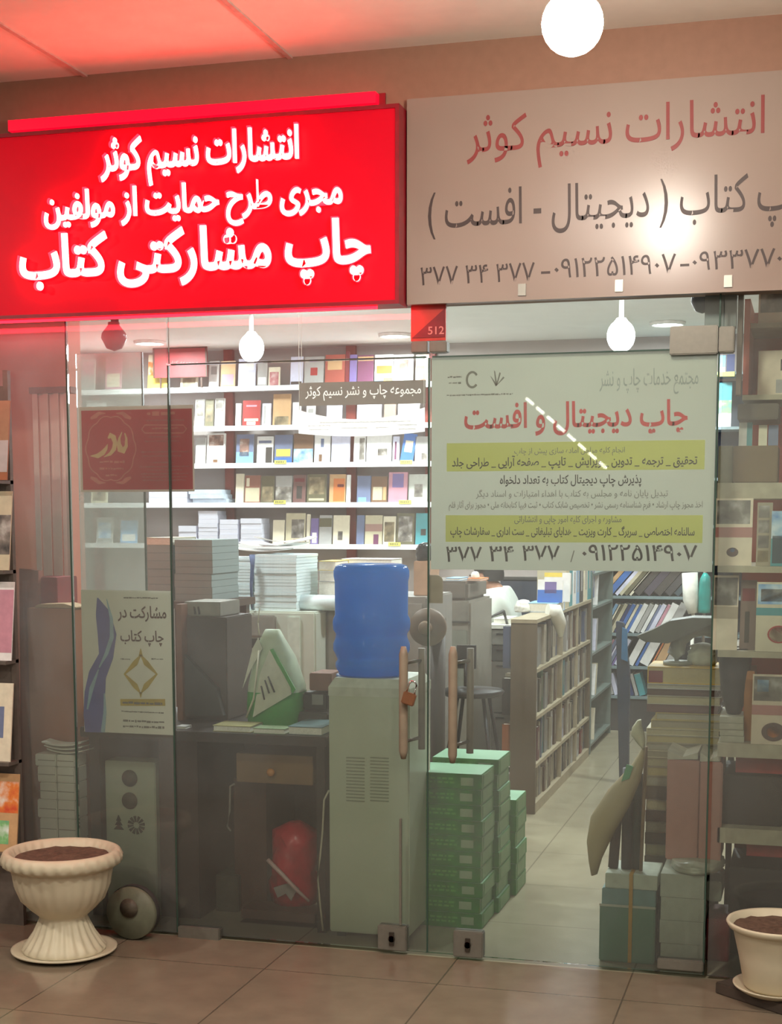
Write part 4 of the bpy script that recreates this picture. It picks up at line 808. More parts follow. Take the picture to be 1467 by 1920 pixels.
# red plastic bag
rb = blob('bag', 'red plastic bag stuffed under the desk', 'bag', 488, 1552, 584, 1702, .3, .22, mat('red_plastic_bag', (190, 26, 42), .3, vary=.3, scale=14), 11, .24, z0=P(535, 1702, .3).z, pinch=.6)
mb = MB(); mb.tube([P(502, 1612, .27), P(530, 1640, .26), P(556, 1668, .26), P(580, 1690, .27)], [.008, .008, .007, .005], 8); tag(mb.build('rod', mat('pale_pink_stick', (206, 170, 166), .4)), 'pale pink stick lying across the red plastic bag', 'stick')
onp = [(512, 1665), (545, 1655), (560, 1668), (552, 1676), (545, 1690), (535, 1676), (520, 1684)]
mb = MB(); mb.prism([(P(x, y, .28).x, P(x, y, .28).z) for x, y in reversed(onp)], .285, .292); mb.build('white_print', mat('greyed_white_print', (150, 140, 136), .5), rb)
zb_ = P(535, 1702, .3).z
for lab, l, t, r, b_, k, Y in (('flat brown carton directly under the red bag', 452, 1704, 590, 1728, (90, 64, 56), .24), ('lowest dark brown carton under the desk drawer', 448, 1731, 596, 1770, (80, 62, 54), .22)):
    o = pbox('carton', mat('carton_%d' % k[0], k, .7), l, t, r, b_, Y, .13, None, .003, z0=0 if 'lowest' in lab else P(520, 1730, .22).z); tag(o, lab, 'box')
pbox('carton', mat('dark_olive_carton', (74, 70, 60), .7), 404, 1640, 448, 1772, .34, .2, None, .003, z0=0); tag(COL.objects[-1], 'dark olive carton on the floor left of the drawer pedestal', 'box')
mb = MB(); mb.tube([P(617, 1482, .14), P(608, 1500, .14), P(605, 1560, .14), P(600, 1610, .14), P(596, 1650, .14), P(601, 1700, .14), P(606, 1745, .14)], .0035, 8); tag(mb.build('cable', mat('cream_cable', (196, 188, 166), .5)), 'cream cable hanging down beside the cooler', 'cable')
mb = MB(); mb.tube([P(440, 1470, .2), P(432, 1474, .2), P(431, 1520, .2), P(426, 1550, .2), P(433, 1558, .2)], .004, 8); tag(mb.build('cable', M_grey), 'grey looped cable under the desk left of the drawer', 'cable')
# ================================================================== water cooler
YW = .13; a, b = P(617.5, 1500, YW), P(768, 1500, YW); zt = P(690, 1290, YW).z; zw = P(690, 1262, YW+.27).z; dep = .29
wc = thing('water_cooler', 'pale green floor-standing water cooler seen from behind', 'water cooler', ((a.x+b.x)/2, YW+dep/2, 0)); M_cool = mat('pale_green_enamel', (186, 192, 168), .4, vary=.03, scale=6)
box('body', M_cool, a.x, b.x, YW, YW+dep, .02, zt-.002, wc, .004)
mb = MB(); z2 = zt+.03; mb.loft([[Vector((x, y, z)) for x, y in ((a.x-.001+i, YW-.001+i), (b.x+.001-i, YW-.001+i), (b.x+.001-i, YW+dep-i), (a.x-.001+i, YW+dep-i))] for z, i in ((zt-.03, 0), (zt, 0), (z2, .018))], smooth=False); mb.build('top_cover', mat('pale_top_cover', (196, 200, 182), .4), wc)
mb = MB()
for cxp in (667, 712):
    for k in range(14):
        q = P(cxp, 1421+k*6.2, YW); mb.box(q.x-.033, q.x+.033, YW-.0015, YW+.0005, q.z-.0022, q.z+.0022)
mb.build('vent_slots', mat('vent_shadow_grey', (136, 142, 120), .6), wc)
for i in range(4): box('foot', M_dgrey, (a.x+.02 if i % 2 else b.x-.05), (a.x+.05 if i % 2 else b.x-.02), (YW+.02 if i < 2 else YW+dep-.05), (YW+.05 if i < 2 else YW+dep-.02), 0, .02, wc)
bcx = P(697, 1200, YW+.14).x; k_ = P(1, 1200, YW+.14); sc = (P(766, 1200, YW+.14).x-P(628, 1200, YW+.14).x)/138
def bz(py): return P(697, py, YW+.14).z
prof = [(.0001, bz(1268)), (57*sc, bz(1268)), (60*sc, bz(1258)), (65*sc, bz(1250)), (65*sc, bz(1242)), (61*sc, bz(1236)), (65*sc, bz(1226)), (69*sc, bz(1218)), (69*sc, bz(1206)), (65*sc, bz(1196)), (64*sc, bz(1188)), (69*sc, bz(1180)), (70*sc, bz(1168)), (69*sc, bz(1160)), (65.5*sc, bz(1152)), (66*sc, bz(1090)), (68*sc, bz(1080)), (68*sc, bz(1070)), (64*sc, bz(1061)), (54*sc, bz(1057)), (.0001, bz(1060))]
bt = thing('water_bottle', 'large translucent blue water bottle upside down on the cooler', 'bottle', (bcx, YW+.14, bz(1268)))
mbw = bpy.data.materials.new('blue_bottle_plastic'); mbw.use_nodes = True; nt = mbw.node_tree; pb = nt.nodes['Principled BSDF']
lw = nt.nodes.new('ShaderNodeTexNoise'); lw.inputs['Scale'].default_value = 6; rr_ = nt.nodes.new('ShaderNodeValToRGB'); rr_.color_ramp.elements[0].color = lin((0, 118, 206))+(1,); rr_.color_ramp.elements[1].color = lin((4, 146, 232))+(1,)
nt.links.new(lw.outputs['Fac'], rr_.inputs[0]); nt.links.new(rr_.outputs[0], pb.inputs['Base Color']); tl_ = nt.nodes.new('ShaderNodeBsdfTranslucent'); tl_.inputs[0].default_value = lin((30, 176, 246))+(1,); mx_ = nt.nodes.new('ShaderNodeMixShader'); mx_.inputs[0].default_value = .4; nt.links.new(pb.outputs[0], mx_.inputs[1]); nt.links.new(tl_.outputs[0], mx_.inputs[2]); nt.links.new(mx_.outputs[0], nt.nodes['Material Output'].inputs[0]); pb.inputs['Roughness'].default_value = .12; pb.inputs['Transmission Weight'].default_value = .15; pb.inputs['IOR'].default_value = 1.15; pb.inputs['Specular IOR Level'].default_value = .8
MB().lathe(prof, (bcx, YW+.14, 0), 56).build('bottle', mbw, bt)
MB().lathe([(59*sc, bz(1270)), (64*sc, bz(1268)), (64*sc, bz(1264)), (59.5*sc, bz(1263))], (bcx, YW+.14, 0), 36).build('collar', mat('cooler_collar', (40, 96, 160), .4), wc)
# ================================================================== green paper reams
M_green = mat('green_ream_wrap', (26, 116, 20), .45, vary=.18, scale=25); M_mint = mat('mint_ream_top', (136, 182, 148), .5, vary=.06); M_lab = mat('pale_label', (146, 166, 132), .5); M_side = mat('ream_side', (96, 142, 88), .5, vary=.1)
def ream(x0, x1, y0, y1, z0, z1, label, seed=0):
    o = thing('paper_ream', label, 'paper', ((x0+x1)/2, (y0+y1)/2, z0), 'green paper reams by the cooler'); dx = random.Random(seed).uniform(-.006, .006); x0 += dx; x1 += dx
    box('wrapper', M_green, x0, x1, y0, y1, z0+.0005, z1-.0008, o, .002); h = z1-z0
    mb = MB().box(x1-.075, x1-.03, y0-.0008, y0, z0+h*.25, z0+h*.75); 
    mb.build('label', M_lab, o); mb = MB(); A = x0+.02
    rn = random.Random(seed+50)
    for zz in (.35, .6):
        x = A
        while x < x1-.1: w = rn.uniform(.006, .02); mb.box(x, x+w, y0-.0007, y0, z0+h*zz, z0+h*(zz+.12)); x += w+.006
    mb.build('print', mat('pale_green_print', (80, 158, 62), .5), o)
    box('flap', M_side, x1, x1+.0012, y0+.03, y1-.03, z0+h*.12, z1-h*.12, o); box('lid_paper', M_mint, x0+.002, x1-.002, y0+.002, y1-.002, z1-.0008, z1-.0002, o)
    return o
gx0, gx1 = P(770, 1600, .36).x, P(903, 1600, .36).x; zgt = P(850, 1450, .36).z; n = 10
ORD = ('lowest', 'second lowest', 'third lowest', 'fourth lowest', 'fifth lowest', 'sixth lowest', 'seventh lowest', 'eighth lowest', 'second highest', 'highest')
for i in range(n): ream(gx0, gx1, .36, .575, zgt/n*i, zgt/n*(i+1), '%s green paper ream in the front stack beside the cooler' % ORD[i], i)
for i in range(n): ream(gx0+.02, gx1+.012, .59, .81, zgt*1.03/n*i, zgt*1.03/n*(i+1), '%s green paper ream in the second stack behind the front one' % ORD[i], i+20)
zq = P(960, 1500, .86).z
for i in range(6): ream(gx1-.16, gx1+.03, .86, 1.07, zq/6*i, zq/6*(i+1), '%s green paper ream in the low rear stack near the bookcase' % ('lowest', 'second', 'third', 'fourth', 'fifth', 'topmost')[i], i+40)
# ================================================================== middle of the shop
YM = 2.9; a, b = P(768, 1250, YM), P(882, 1250, YM); zc_ = P(860, 1116, YM).z
cm = thing('photocopier', 'large grey office copier behind the door gap', 'machine', ((a.x+b.x)/2, YM+.3, 0))
box('body', mat('warm_grey_copier', (128, 122, 112), .5, vary=.04), a.x, b.x, YM, YM+.55, .05, zc_-.03, cm, .012); box('scanner_lid', mat('brown_grey_lid', (104, 96, 88), .5), a.x+.05, b.x-.02, YM+.02, YM+.5, zc_-.03, P(860, 1090, YM).z, cm, .015)
mb = MB(); rect(mb, 812, 1128, 878, 1166, YM, .012); mb.build('upper_panel', mat('mid_grey_panel', (118, 114, 106), .5), cm, .003); mb = MB(); rect(mb, 842, 1164, 882, 1168, YM, .014); mb.build('seam', M_dgrey, cm); mb = MB(); rect(mb, 806, 1180, 876, 1290, YM, .008); mb.build('front_door', mat('green_grey_panel', (116, 118, 108), .5), cm, .003)
for i in range(4): box('caster', M_black, (a.x+.04 if i % 2 else b.x-.09), (a.x+.09 if i % 2 else b.x-.04), (YM+.03 if i < 2 else YM+.46), (YM+.08 if i < 2 else YM+.51), 0, .05, cm)
zl = P(860, 1090, YM).z
bk_flat('orange folder on the copier lid', 876, 902, 1085, 1090, YM+.08, .2, 'orange', z0=zl, name='folder', cat='folder'); blob('bag', 'small white bag on the copier lid beside the orange folder', 'bag', 880, 1072, 897, 1085, YM+.12, .08, M_bagw, 3, z0=P(895, 1085, YM+.08).z)
bk_flat('pale blue papers at the left end of the copier', 836, 862, 1084, 1092, YM+.06, .2, 'sky', name='paper_stack', cat='paper', z0=zl)
# stool
YT = 2.0; q = P(888, 1292, YT); st = thing('stool', 'black wire stool with small backrest behind the green reams', 'stool', (q.x, YT, 0)); zs_ = q.z
MB().lathe([(.0001, zs_-.03), (.13, zs_-.03), (.145, zs_-.01), (.135, zs_), (.0001, zs_+.004)], (q.x, YT, 0), 28).build('seat', M_black, st)
for sx_, sy_ in ((-1, -1), (1, -1), (-1, 1), (1, 1)): MB().tube([(q.x+sx_*.06, YT+sy_*.06, zs_-.03), (q.x+sx_*.15, YT+sy_*.15, 0)], .009, 8).build('leg', M_black, st)
mb = MB(); mb.lathe([(.125, .24), (.132, .246), (.139, .24), (.132, .234), (.125, .24)], (q.x, YT, 0), 28); mb.build('foot_ring', M_black, st)
mb = MB(); mb.tube([(q.x-.06, YT+.1, zs_-.01), (q.x-.07, YT+.14, zs_+.12)], .008, 8); mb.box(q.x-.11, q.x-.02, YT+.13, YT+.15, zs_+.08, zs_+.19); mb.build('backrest', M_black, st)
# fan
YN = .95; q = P(803, 1176, YN); fn = thing('pedestal_fan', 'brown round pedestal fan standing behind the water cooler', 'fan', (q.x+.02, YN+.05, 0)); rr = P(838, 1176, YN).x-q.x
MB().lathe([(.0001, -.03), (rr*.5, -.03), (rr*.96, -.018), (rr, 0), (rr*.96, .018), (rr*.4, .03), (.0001, .03)], (q.x, YN, q.z), 40, axis='y').build('guard', mat('tan_brown_guard', (124, 106, 90), .5, vary=.1), fn); MB().lathe([(.0001, 0), (.028, 0), (.022, .014), (.0001, .018)], (q.x, YN-.045, q.z), 20, axis='y').build('hub', mat('brown_hub', (142, 118, 96), .4), fn)
MB().tube([(q.x+.03, YN+.04, .03), (q.x+.03, YN+.04, q.z-.03)], .03, 16).build('pole', mat('dark_pole', (64, 54, 48), .5), fn); MB().lathe([(.0001, 0), (.15, 0), (.15, .02), (.04, .035), (.0001, .035)], (q.x+.03, YN+.04, 0), 32).build('base', M_dgrey, fn); box('motor', M_dgrey, q.x-.025, q.x+.05, YN+.031, YN+.1, q.z-.045, q.z+.04, fn, .01)
# hang tag on the door edge
a, b = P(804, 1078, .014), P(831, 1131, .014); w = b.x-a.x; pts = [(a.x, b.z), (b.x, b.z), (b.x, a.z-.02)]+[(b.x-.02+.02*math.cos(t), a.z-.02+.02*math.sin(t)) for t in (.4, .8, 1.2, 1.57)]+[(a.x, a.z)]
tg = MB().prism(pts, .0115, .0135).build('tag', mat('beige_card', (196, 182, 164), .6)); tag(tg, 'beige card with one rounded corner stuck at the right door edge under the poster', 'card')
# white desk with drawers
YE = 3.5; a, b = P(914, 1250, YE), P(968, 1250, YE); ze = P(930, 1172, YE).z; wd = thing('desk', 'white desk with dark grey drawers left of the bookcase', 'desk', ((a.x+b.x)/2, YE+.25, 0)); 
box('desktop', M_white, a.x-.01, b.x+.02, YE, YE+.55, ze-.02, ze, wd); box('side_panel', M_white, b.x-.02, b.x, YE+.02, YE+.52, 0, ze-.02, wd); box('side_panel', M_white, a.x, a.x+.02, YE+.02, YE+.52, 0, ze-.02, wd)
zz_ = [ze-.025, P(930, 1210, YE).z, P(930, 1240, YE).z, .35, .02]
for i in range(4): d_ = box('drawer', M_grey if i == 0 else (M_dgrey if i == 1 else mat('grey_brown_front', (104, 98, 90), .5)), a.x+.022, b.x-.022, YE+.01, YE+.5, zz_[i+1]+.003, zz_[i]-.003, wd, .002); box('pull', M_black, a.x+.05, a.x+.1, YE+.002, YE+.0095, zz_[i]-.03, zz_[i]-.022, d_)
mb = MB(); mb.tube([P(872, 1167, YE-.1), P(905, 1167, YE-.1), P(925, 1155, YE-.05), P(945, 1146, YE)], [.006, .007, .007, .01], 8); mb.tube([P(945, 1146, YE), (P(945, 1146, YE).x, YE+.1, ze+.002)], .008, 8); tag(mb.build('desk_lamp', M_dgrey), 'thin dark jointed lamp reaching left from the white desk', 'lamp')
bk_flat('white papers on the white desk', 925, 955, 1160, 1171, YE+.1, .25, 'white', name='paper_stack', cat='paper', z0=ze)
YO = 5.1; a, b = P(938, 1100, YO), P(1022, 1100, YO); so = thing('partition_screen', 'dark slate partition behind the seated person', 'partition', ((a.x+b.x)/2, YO, 0)); box('panel', mat('slate_fabric', (58, 64, 78), .8), a.x, b.x, YO, YO+.06, .1, P(980, 1087, YO).z, so, .01); box('cap', M_dgrey, a.x, b.x, YO-.005, YO+.065, P(980, 1087, YO).z, P(980, 1082, YO).z, so)
for x in (a.x+.03, b.x-.07): box('foot', M_dgrey, x, x+.04, YO-.1, YO+.16, 0, .1, so)
# dark blue upright panel by the aisle
YV = 3.4; a = P(1155, 1165, YV); dbp = thing('folding_chair', 'dark blue folded chair standing upright at the aisle end', 'chair', (P(1165, 1380, YV).x, YV, 0)); M_dbl = mat('dark_blue_metal', (44, 54, 70), .45); z0_ = 0.0
l0, l1, r0, r1 = P(1155, 1165, YV), P(1163, 1392, YV), P(1166, 1180, YV), P(1180, 1392, YV)
MB().prism([(l1.x, .001), (r1.x, .001), (P(1181, 1260, YV).x, P(1181, 1260, YV).z), (P(1170, 1168, YV).x, P(1170, 1168, YV).z), (l0.x, l0.z)], YV, YV+.05).build('frame', M_dbl, dbp, .004); MB().prism([(P(1166, 1235, YV).x, P(1166, 1235, YV).z), (P(1178, 1240, YV).x, P(1178, 1240, YV).z), (P(1177, 1180, YV).x, P(1177, 1180, YV).z), (P(1168, 1176, YV).x, P(1168, 1176, YV).z)], YV-.02, YV).build('seat', mat('blue_seat', (44, 92, 128), .5), dbp)
# ================================================================== right: book tower, bundles, rack
YB2 = .42; a, b = P(1212, 1400, YB2), P(1350, 1400, YB2); xx0, xx1 = a.x, b.x
LAY = [(1251, 1282, 'yellow', 'mustard-edged', 0, 0), (1283, 1292, 'grey', 'thin grey', 0, 0), (1293, 1304, (84, 62, 52), 'dark brown', 0, -.01), (1305, 1321, (168, 162, 146), 'grey-white', 0, 0), (1322, 1336, (104, 76, 72), 'plum brown', 0, -.005), (1337, 1350, (176, 158, 104), 'dull yellow', .03, .015), (1351, 1365, (178, 162, 112), 'straw yellow', .015, .015),
  (1367, 1378, 'sand', 'sand', 0, 0), (1380, 1393, (164, 156, 134), 'grey sand', 0, 0), (1395, 1407, (156, 146, 124), 'brownish sand', 0, 0), (1409, 1421, 'sand', 'pale sand', 0, 0), (1423, 1438, (148, 132, 112), 'taupe', .003, 0), (1440, 1456, (164, 150, 126), 'stone', .004, 0), (1458, 1474, (150, 138, 116), 'dull stone', .003, 0),
  (1476, 1500, (92, 76, 66), 'dark brown cloth', .002, 0), (1502, 1520, (150, 138, 124), 'pale grey', .004, 0), (1522, 1542, (88, 66, 62), 'dark maroon-brown', .002, 0), (1544, 1562, (146, 138, 124), 'grey beige', .004, 0), (1564, 1584, (86, 70, 62), 'dark chocolate', .002, 0), (1586, 1606, (140, 132, 118), 'grey stone', .004, 0), (1608, 1632, (96, 82, 74), 'dim brown', .002, 0)]
zf = P(1280, 1655, YB2).z; pal = thing('pallet', 'low grey wooden pallet under the tall book tower', 'pallet', ((xx0+xx1)/2, YB2+.12, 0))
for k in range(3): box('bearer', M_grey, xx0, xx1, YB2+.01+k*.09, YB2+.06+k*.09, 0, .05, pal)
box('deck', M_grey, xx0, xx1, YB2, YB2+.25, .05, .07, pal)
zs2 = [P(1280, t, YB2).z for t, *_ in LAY]+[P(1280, 1633, YB2).z]; 
for i, (t, bb, k, nm2, d0, d1) in enumerate(LAY):
    z1_ = zs2[i]; z0_ = zs2[i+1]; o = thing('book', '%s big book in the tall tower behind the right door%s' % (nm2, ', topmost of the tower' if i == 0 else ''), 'book', ((xx0+xx1)/2, YB2+.1, z0_), 'tall book tower')
    e = .003; X0, X1 = xx0+d0, xx1+d1; h = z1_-z0_
    MB().box(X0, X1, YB2, YB2+.21, z0_+.0004, z0_+e).box(X0, X1, YB2, YB2+.21, z1_-e, z1_-.0004).box(X0, X0+e, YB2, YB2+.21, z0_+e, z1_-e).build('cover', ink(k if not isinstance(k, str) or k != 'yellow' else (206, 168, 60)), o)
    box('pages', mat('old_pages_%d' % (i % 4), [(176, 160, 112), (160, 154, 138), (150, 140, 118), (166, 156, 124)][i % 4], .75, vary=.1, scale=160) if C(k)[0] > 120 else ink(k), X0+e, X1-.004, YB2+.004, YB2+.206, z0_+e, z1_-e, o)
    if i == 0: pbox('label', ink('maroon'), 1217, 1257, 1243, 1280, YB2-.001, .0008, o)
zz2 = max(.05, zf)
box('block', mat('tower_base_books', (128, 118, 104), .7, vary=.15, scale=40), xx0, xx1, YB2+.01, YB2+.2, .07, zs2[-1], None); tag(COL.objects[-1], 'pale block of books at the very bottom of the tall tower', 'book')
# pink bundles in front
M_pink = mat('dusty_pink_paper', (176, 126, 114), .65, vary=.06); M_wtop = mat('creased_white_paper', (186, 180, 162), .6)
for l, r, t, lab in ((1252, 1309, 1424, 'left dusty pink paper bundle in front of the tall book tower'), (1313, 1351, 1428, 'right dusty pink paper bundle at the glass joint')):
    Yp = .2; o = thing('paper_bundle', lab, 'paper', (P((l+r)/2, 1600, Yp).x, Yp+.1, P(1300, 1628, .1).z)); zb3 = P(1300, 1628, .1).z
    pbox('wrapper', M_pink, l, t, r, 1626, Yp, .2, o, .004, z0=zb3+.0005)
    aa, cc = P(l, t, Yp), P(r, t, Yp); MB().prism([(aa.x, aa.z), (cc.x, cc.z), (cc.x, cc.z+.022), ((aa.x+cc.x)/2, cc.z+.006), (aa.x, aa.z+.03)], Yp+.002, Yp+.19).build('top_paper', M_wtop, o)
# white bundles below + plastic sheet
M_wb = mat('pale_grey_bundle', (168, 172, 156), .6, vary=.07)
zb3 = P(1300, 1628, .1).z; Yw = .1
stack('pale grey stack of wrapped book bundles on the floor by the right door hinge', 1240, 1322, 1640, 1796, Yw, .26, 4, M_wb, cat='books', name='bundle_stack', jitter=.006, z0=0)
blob('plastic_sheet', 'crumpled clear plastic lying on the pale grey bundle stack', 'plastic', 1246, 1626, 1358, 1652, Yw-.03, .34, mat('cloudy_plastic', (168, 168, 150), .3, vary=.15, scale=20), 21, .06, z0=P(1281, 1640, Yw).z, pinch=.8)
pbox('block', mat('grey_stack_right', (140, 142, 128), .6), 1326, 1652, 1352, 1715, .2, .2, None, .003, z0=.2); o = COL.objects[-1]; tag(o, 'small grey bundle on the red box', 'books'); o.name = 'book_bundle'
pbox('box', mat('dark_red_box', (122, 32, 34), .55), 1326, 1722, 1366, 1812, .2, .2, None, .003, z0=0); o = COL.objects[-1]; tag(o, 'dark red box on the floor left of the right flower pot', 'box')
# teal bundle with strap
M_teal = mat('sea_green_paper', (84, 124, 104), .6, vary=.12, scale=7); Yt = .1
tb2 = thing('book_bundle', 'sea green strapped bundle of booklets on the floor inside the right door', 'books', (P(1182, 1790, Yt).x, Yt+.1, 0)); za, zb4, zc4 = P(1182, 1640, Yt).z, P(1182, 1668, Yt).z, P(1182, 1700, Yt).z
x0_, x1_ = P(1128, 1720, Yt).x, P(1229, 1720, Yt).x
box('stack', M_teal, x0_-.006, x1_, Yt, Yt+.2, 0.001, zc4, tb2, .004); box('upper_stack', mat('sea_blue_paper', (104, 138, 136), .6), x0_, x1_, Yt+.004, Yt+.2, zc4, zb4, tb2, .003); box('top_sheets', mat('grey_white_sheets', (176, 184, 168), .6), x0_+.01, x1_+.004, Yt+.004, Yt+.2, zb4, za, tb2, .002); box('band', M_wb, x0_-.007, x1_+.001, Yt-.0012, Yt-.0002, zc4-.004, zc4+.004, tb2)
q = P(1183, 1700, Yt); MB().box(q.x-.006, q.x+.006, Yt-.003, Yt-.001, .003, za).box(q.x-.006, q.x+.006, Yt-.003, Yt+.2, za, za+.002).build('strap', mat('ochre_strap', (176, 132, 44), .5), tb2)
blob('bag', 'dark plastic bag squeezed between the green bundle and the pale stack', 'bag', 1228, 1664, 1242, 1775, .13, .16, mat('charcoal_bag', (58, 62, 60), .4), 8, .1, z0=0, pinch=.8)
# rolls standing in the bundle
for lab, x0p, x1p, t, bb, c, rad in (('leftmost dark roll standing on the green bundle', 1160, 1150, 1500, 1640, (58, 48, 52), .017), ('middle dark blue roll standing on the green bundle', 1180, 1176, 1440, 1640, (48, 50, 62), .02), ('right dark green-black roll standing on the green bundle', 1198, 1192, 1450, 1642, (44, 54, 54), .016)):
    p0, p1 = P(x1p, bb, Yt+.08), P(x0p, t, Yt+.08); p0.z = za+.003; mb = MB(); mb.tube([p0, p1], rad, 14); tag(mb.build('poster_roll', mat('roll_%d' % c[2], c, .5)), lab, 'roll', 'rolls on the green bundle')
mb = MB(); p0, p1 = P(1202, 1640, Yt+.05), P(1212, 1400, Yt+.05); p0.z = za+.003; mb.tube([p0, p1], .006, 8); tag(mb.build('stick', mat('pale_wood_stick', (132, 108, 84), .6)), 'thin pale wooden stick leaning in the rolls beside the book tower', 'stick')
# long beige sack hanging over the rolls
mb = MB(); path = [(1207, 1402, 3), (1196, 1432, 13), (1172, 1470, 31), (1145, 1520, 38), (1126, 1570, 26), (1117, 1612, 13), (1115, 1640, 6)]; rings = []; Yk = Yt+.0
for px, py, w in path:
    c_ = P(px, py, Yk); k_ = (P(px+w, py, Yk).x-c_.x); rings.append([c_+Vector((k_*math.cos(t)*.98, .035*math.sin(t)*min(1, w/20), k_*.35*math.cos(t))) for t in [2*PI*i/16 for i in range(16)]])
sk = thing('sack', 'long beige cloth sack drooping left over the dark rolls', 'sack', tuple(P(1150, 1640, Yk))); MB().loft(rings).build('body', mat('beige_cloth', (168, 152, 112), .7, vary=.1, scale=10), sk)
rings = []
for px, py, w in ((1207, 1402, 3), (1203, 1392, 8), (1196, 1376, 13), (1195, 1362, 9), (1199, 1350, 4)):
    c_ = P(px, py, Yk); k_ = P(px+w, py, Yk).x-c_.x; rings.append([c_+Vector((k_*math.cos(t), .02*math.sin(t), .2*k_*math.cos(t))) for t in [2*PI*i/12 for i in range(12)]])
MB().loft(rings).build('tied_neck', mat('cream_plastic', (200, 196, 164), .5), sk)
q = P(1178, 1448, Yk-.03); MB().prism([(q.x-.02, q.z-.03), (q.x+.005, q.z-.02), (q.x+.016, q.z+.02), (q.x-.004, q.z+.026)], Yk-.034, Yk-.028).build('print', mat('green_print', (70, 150, 96), .5), sk)
# grey machine with curved neck
Yg = YB2+.06; ztw = zs2[0]; gm = thing('machine', 'grey tilted-tray machine with curved neck on top of the tall book tower', 'machine', (P(1270, 1250, Yg).x, Yg+.06, ztw)); M_gm = mat('grey_green_enamel', (136, 140, 126), .35, vary=.04)
pl_ = [(1195, 1192), (1212, 1202), (1255, 1205), (1300, 1186), (1340, 1168), (1345, 1158), (1300, 1157), (1258, 1163), (1225, 1180)]
MB().prism([(P(x, y, Yg).x, P(x, y, Yg).z) for x, y in reversed(pl_)], Yg-.04, Yg+.1).build('tray', mat('dark_grey_enamel', (104, 108, 98), .35), gm, .004)
nk = [(1270, 1249), (1268, 1225), (1275, 1200), (1296, 1183), (1322, 1179), (1340, 1186)]; mb = MB(); mb.tube([P(x, y, Yg+.03) for x, y in nk], [.032, .03, .027, .026, .024, .02], 14); mb.build('neck', M_gm, gm)
MB().lathe([(.0001, ztw+.0005), (.05, ztw+.0005), (.05, ztw+.012), (.0001, ztw+.014)], (P(1270, 1249, Yg).x, Yg+.03, 0), 24).build('foot', M_gm, gm)
blob('paper_wad', 'crumpled grey-white papers under the machine neck', 'paper', 1286, 1208, 1346, 1250, Yg, .1, mat('greyish_paper', (178, 178, 158), .7, vary=.12, scale=25), 14, .22, z0=ztw, pinch=.7)
# teal plastic object at back right
blob('bag', 'turquoise plastic bag hanging at the end of the magazine shelves', 'bag', 1308, 1075, 1334, 1150, 5.0, .1, mat('turquoise_plastic', (36, 150, 142), .25, vary=.2, scale=14), 6, .12, pinch=.7); bgm = COL.objects[-2] if COL.objects[-1].parent else None
mb = MB(); q = P(1300, 1128, 5.05); mb.tube([P(1294, 1074, 5.05), P(1296, 1125, 5.05), (P(1300, 1150, 5.05).x, 5.05, P(1300, 1150, 5.05).z)], [.05, .05, .03], 12); mb.tube([P(1300, 1150, 5.05), (q.x, 5.05, .0)], .012, 8); mb.lathe([(.0001, 0), (.14, 0), (.14, .015), (.0001, .02)], (q.x, 5.05, 0), 24); tag(mb.build('lamp_stand', M_white), 'white stand with thick rounded head before the magazine shelves', 'stand')
mb = MB(); qb = P(1321, 1080, 5.0); mb.tube([(qb.x, 5.04, qb.z+.0), (qb.x, 5.06, qb.z+.05), (qb.x, 5.05, .0)], .01, 8); tag(mb.build('rod', M_metal), 'thin metal rod that carries the turquoise bag', 'rod')
# display rack at the right
YK0, YK1 = .3, .66; rx0, rx1 = P(1388, 900, YK0).x, 2.0
rk = thing('display_rack', 'red-brown display rack with white shelves at the right edge', 'rack', ((rx0+rx1)/2, YK0+.2, 0)); M_rk = mat('red_brown_rack', (200, 86, 64), .5, vary=.06); M_ledge = mat('cream_ledge', (182, 172, 150), .5)
box('back_panel', M_rk, rx0, rx1, YK1-.02, YK1, 0, P(1420, 560, YK0).z, rk); box('side_panel', M_rk, rx0, rx0+.018, YK0, YK1-.021, P(1430, 740, YK0).z+.001, P(1420, 560, YK0).z, rk)
for px_, py, th, f in ((1430, 740, .016, 0), (1430, 905, .05, -.061), (1430, 1062, .02, -.12), (1430, 1222, .02, -.12), (1430, 1396, .045, -.12), (1430, 1556, .05, -.1)):
    z = P(px_, py, YK0+f).z; X0 = rx0 if f > -.05 else P(1346, py, YK0+f).x; box('shelf', M_ledge, X0 if f > -.05 else X0, rx1, YK0+f, YK1-.021, z-th, z, rk)
zled = {py: P(1430, py, YK0+f).z for py, f in ((740, 0), (905, -.06), (1062, -.12), (1222, -.12), (1396, -.12), (1556, -.1))}
lg = P(1352, 1500, YK0-.1).x; box('leg', M_brown, lg, lg+.02, YK1-.06, YK1-.021, 0, zled[1062]-.02, rk)
box('red_valance', mat('bright_red_panel', (150, 40, 38), .5), P(1380, 1430, YK0-.06).x, rx1, YK0-.06, YK0-.05, P(1430, 1450, YK0-.06).z, zled[1396]-.046, rk)
box('red_valance', mat('bright_red_panel', (150, 40, 38), .5), P(1400, 1600, YK0-.06).x, rx1, YK0-.06, YK0-.05, P(1430, 1606, YK0-.06).z, zled[1556]-.051, rk)
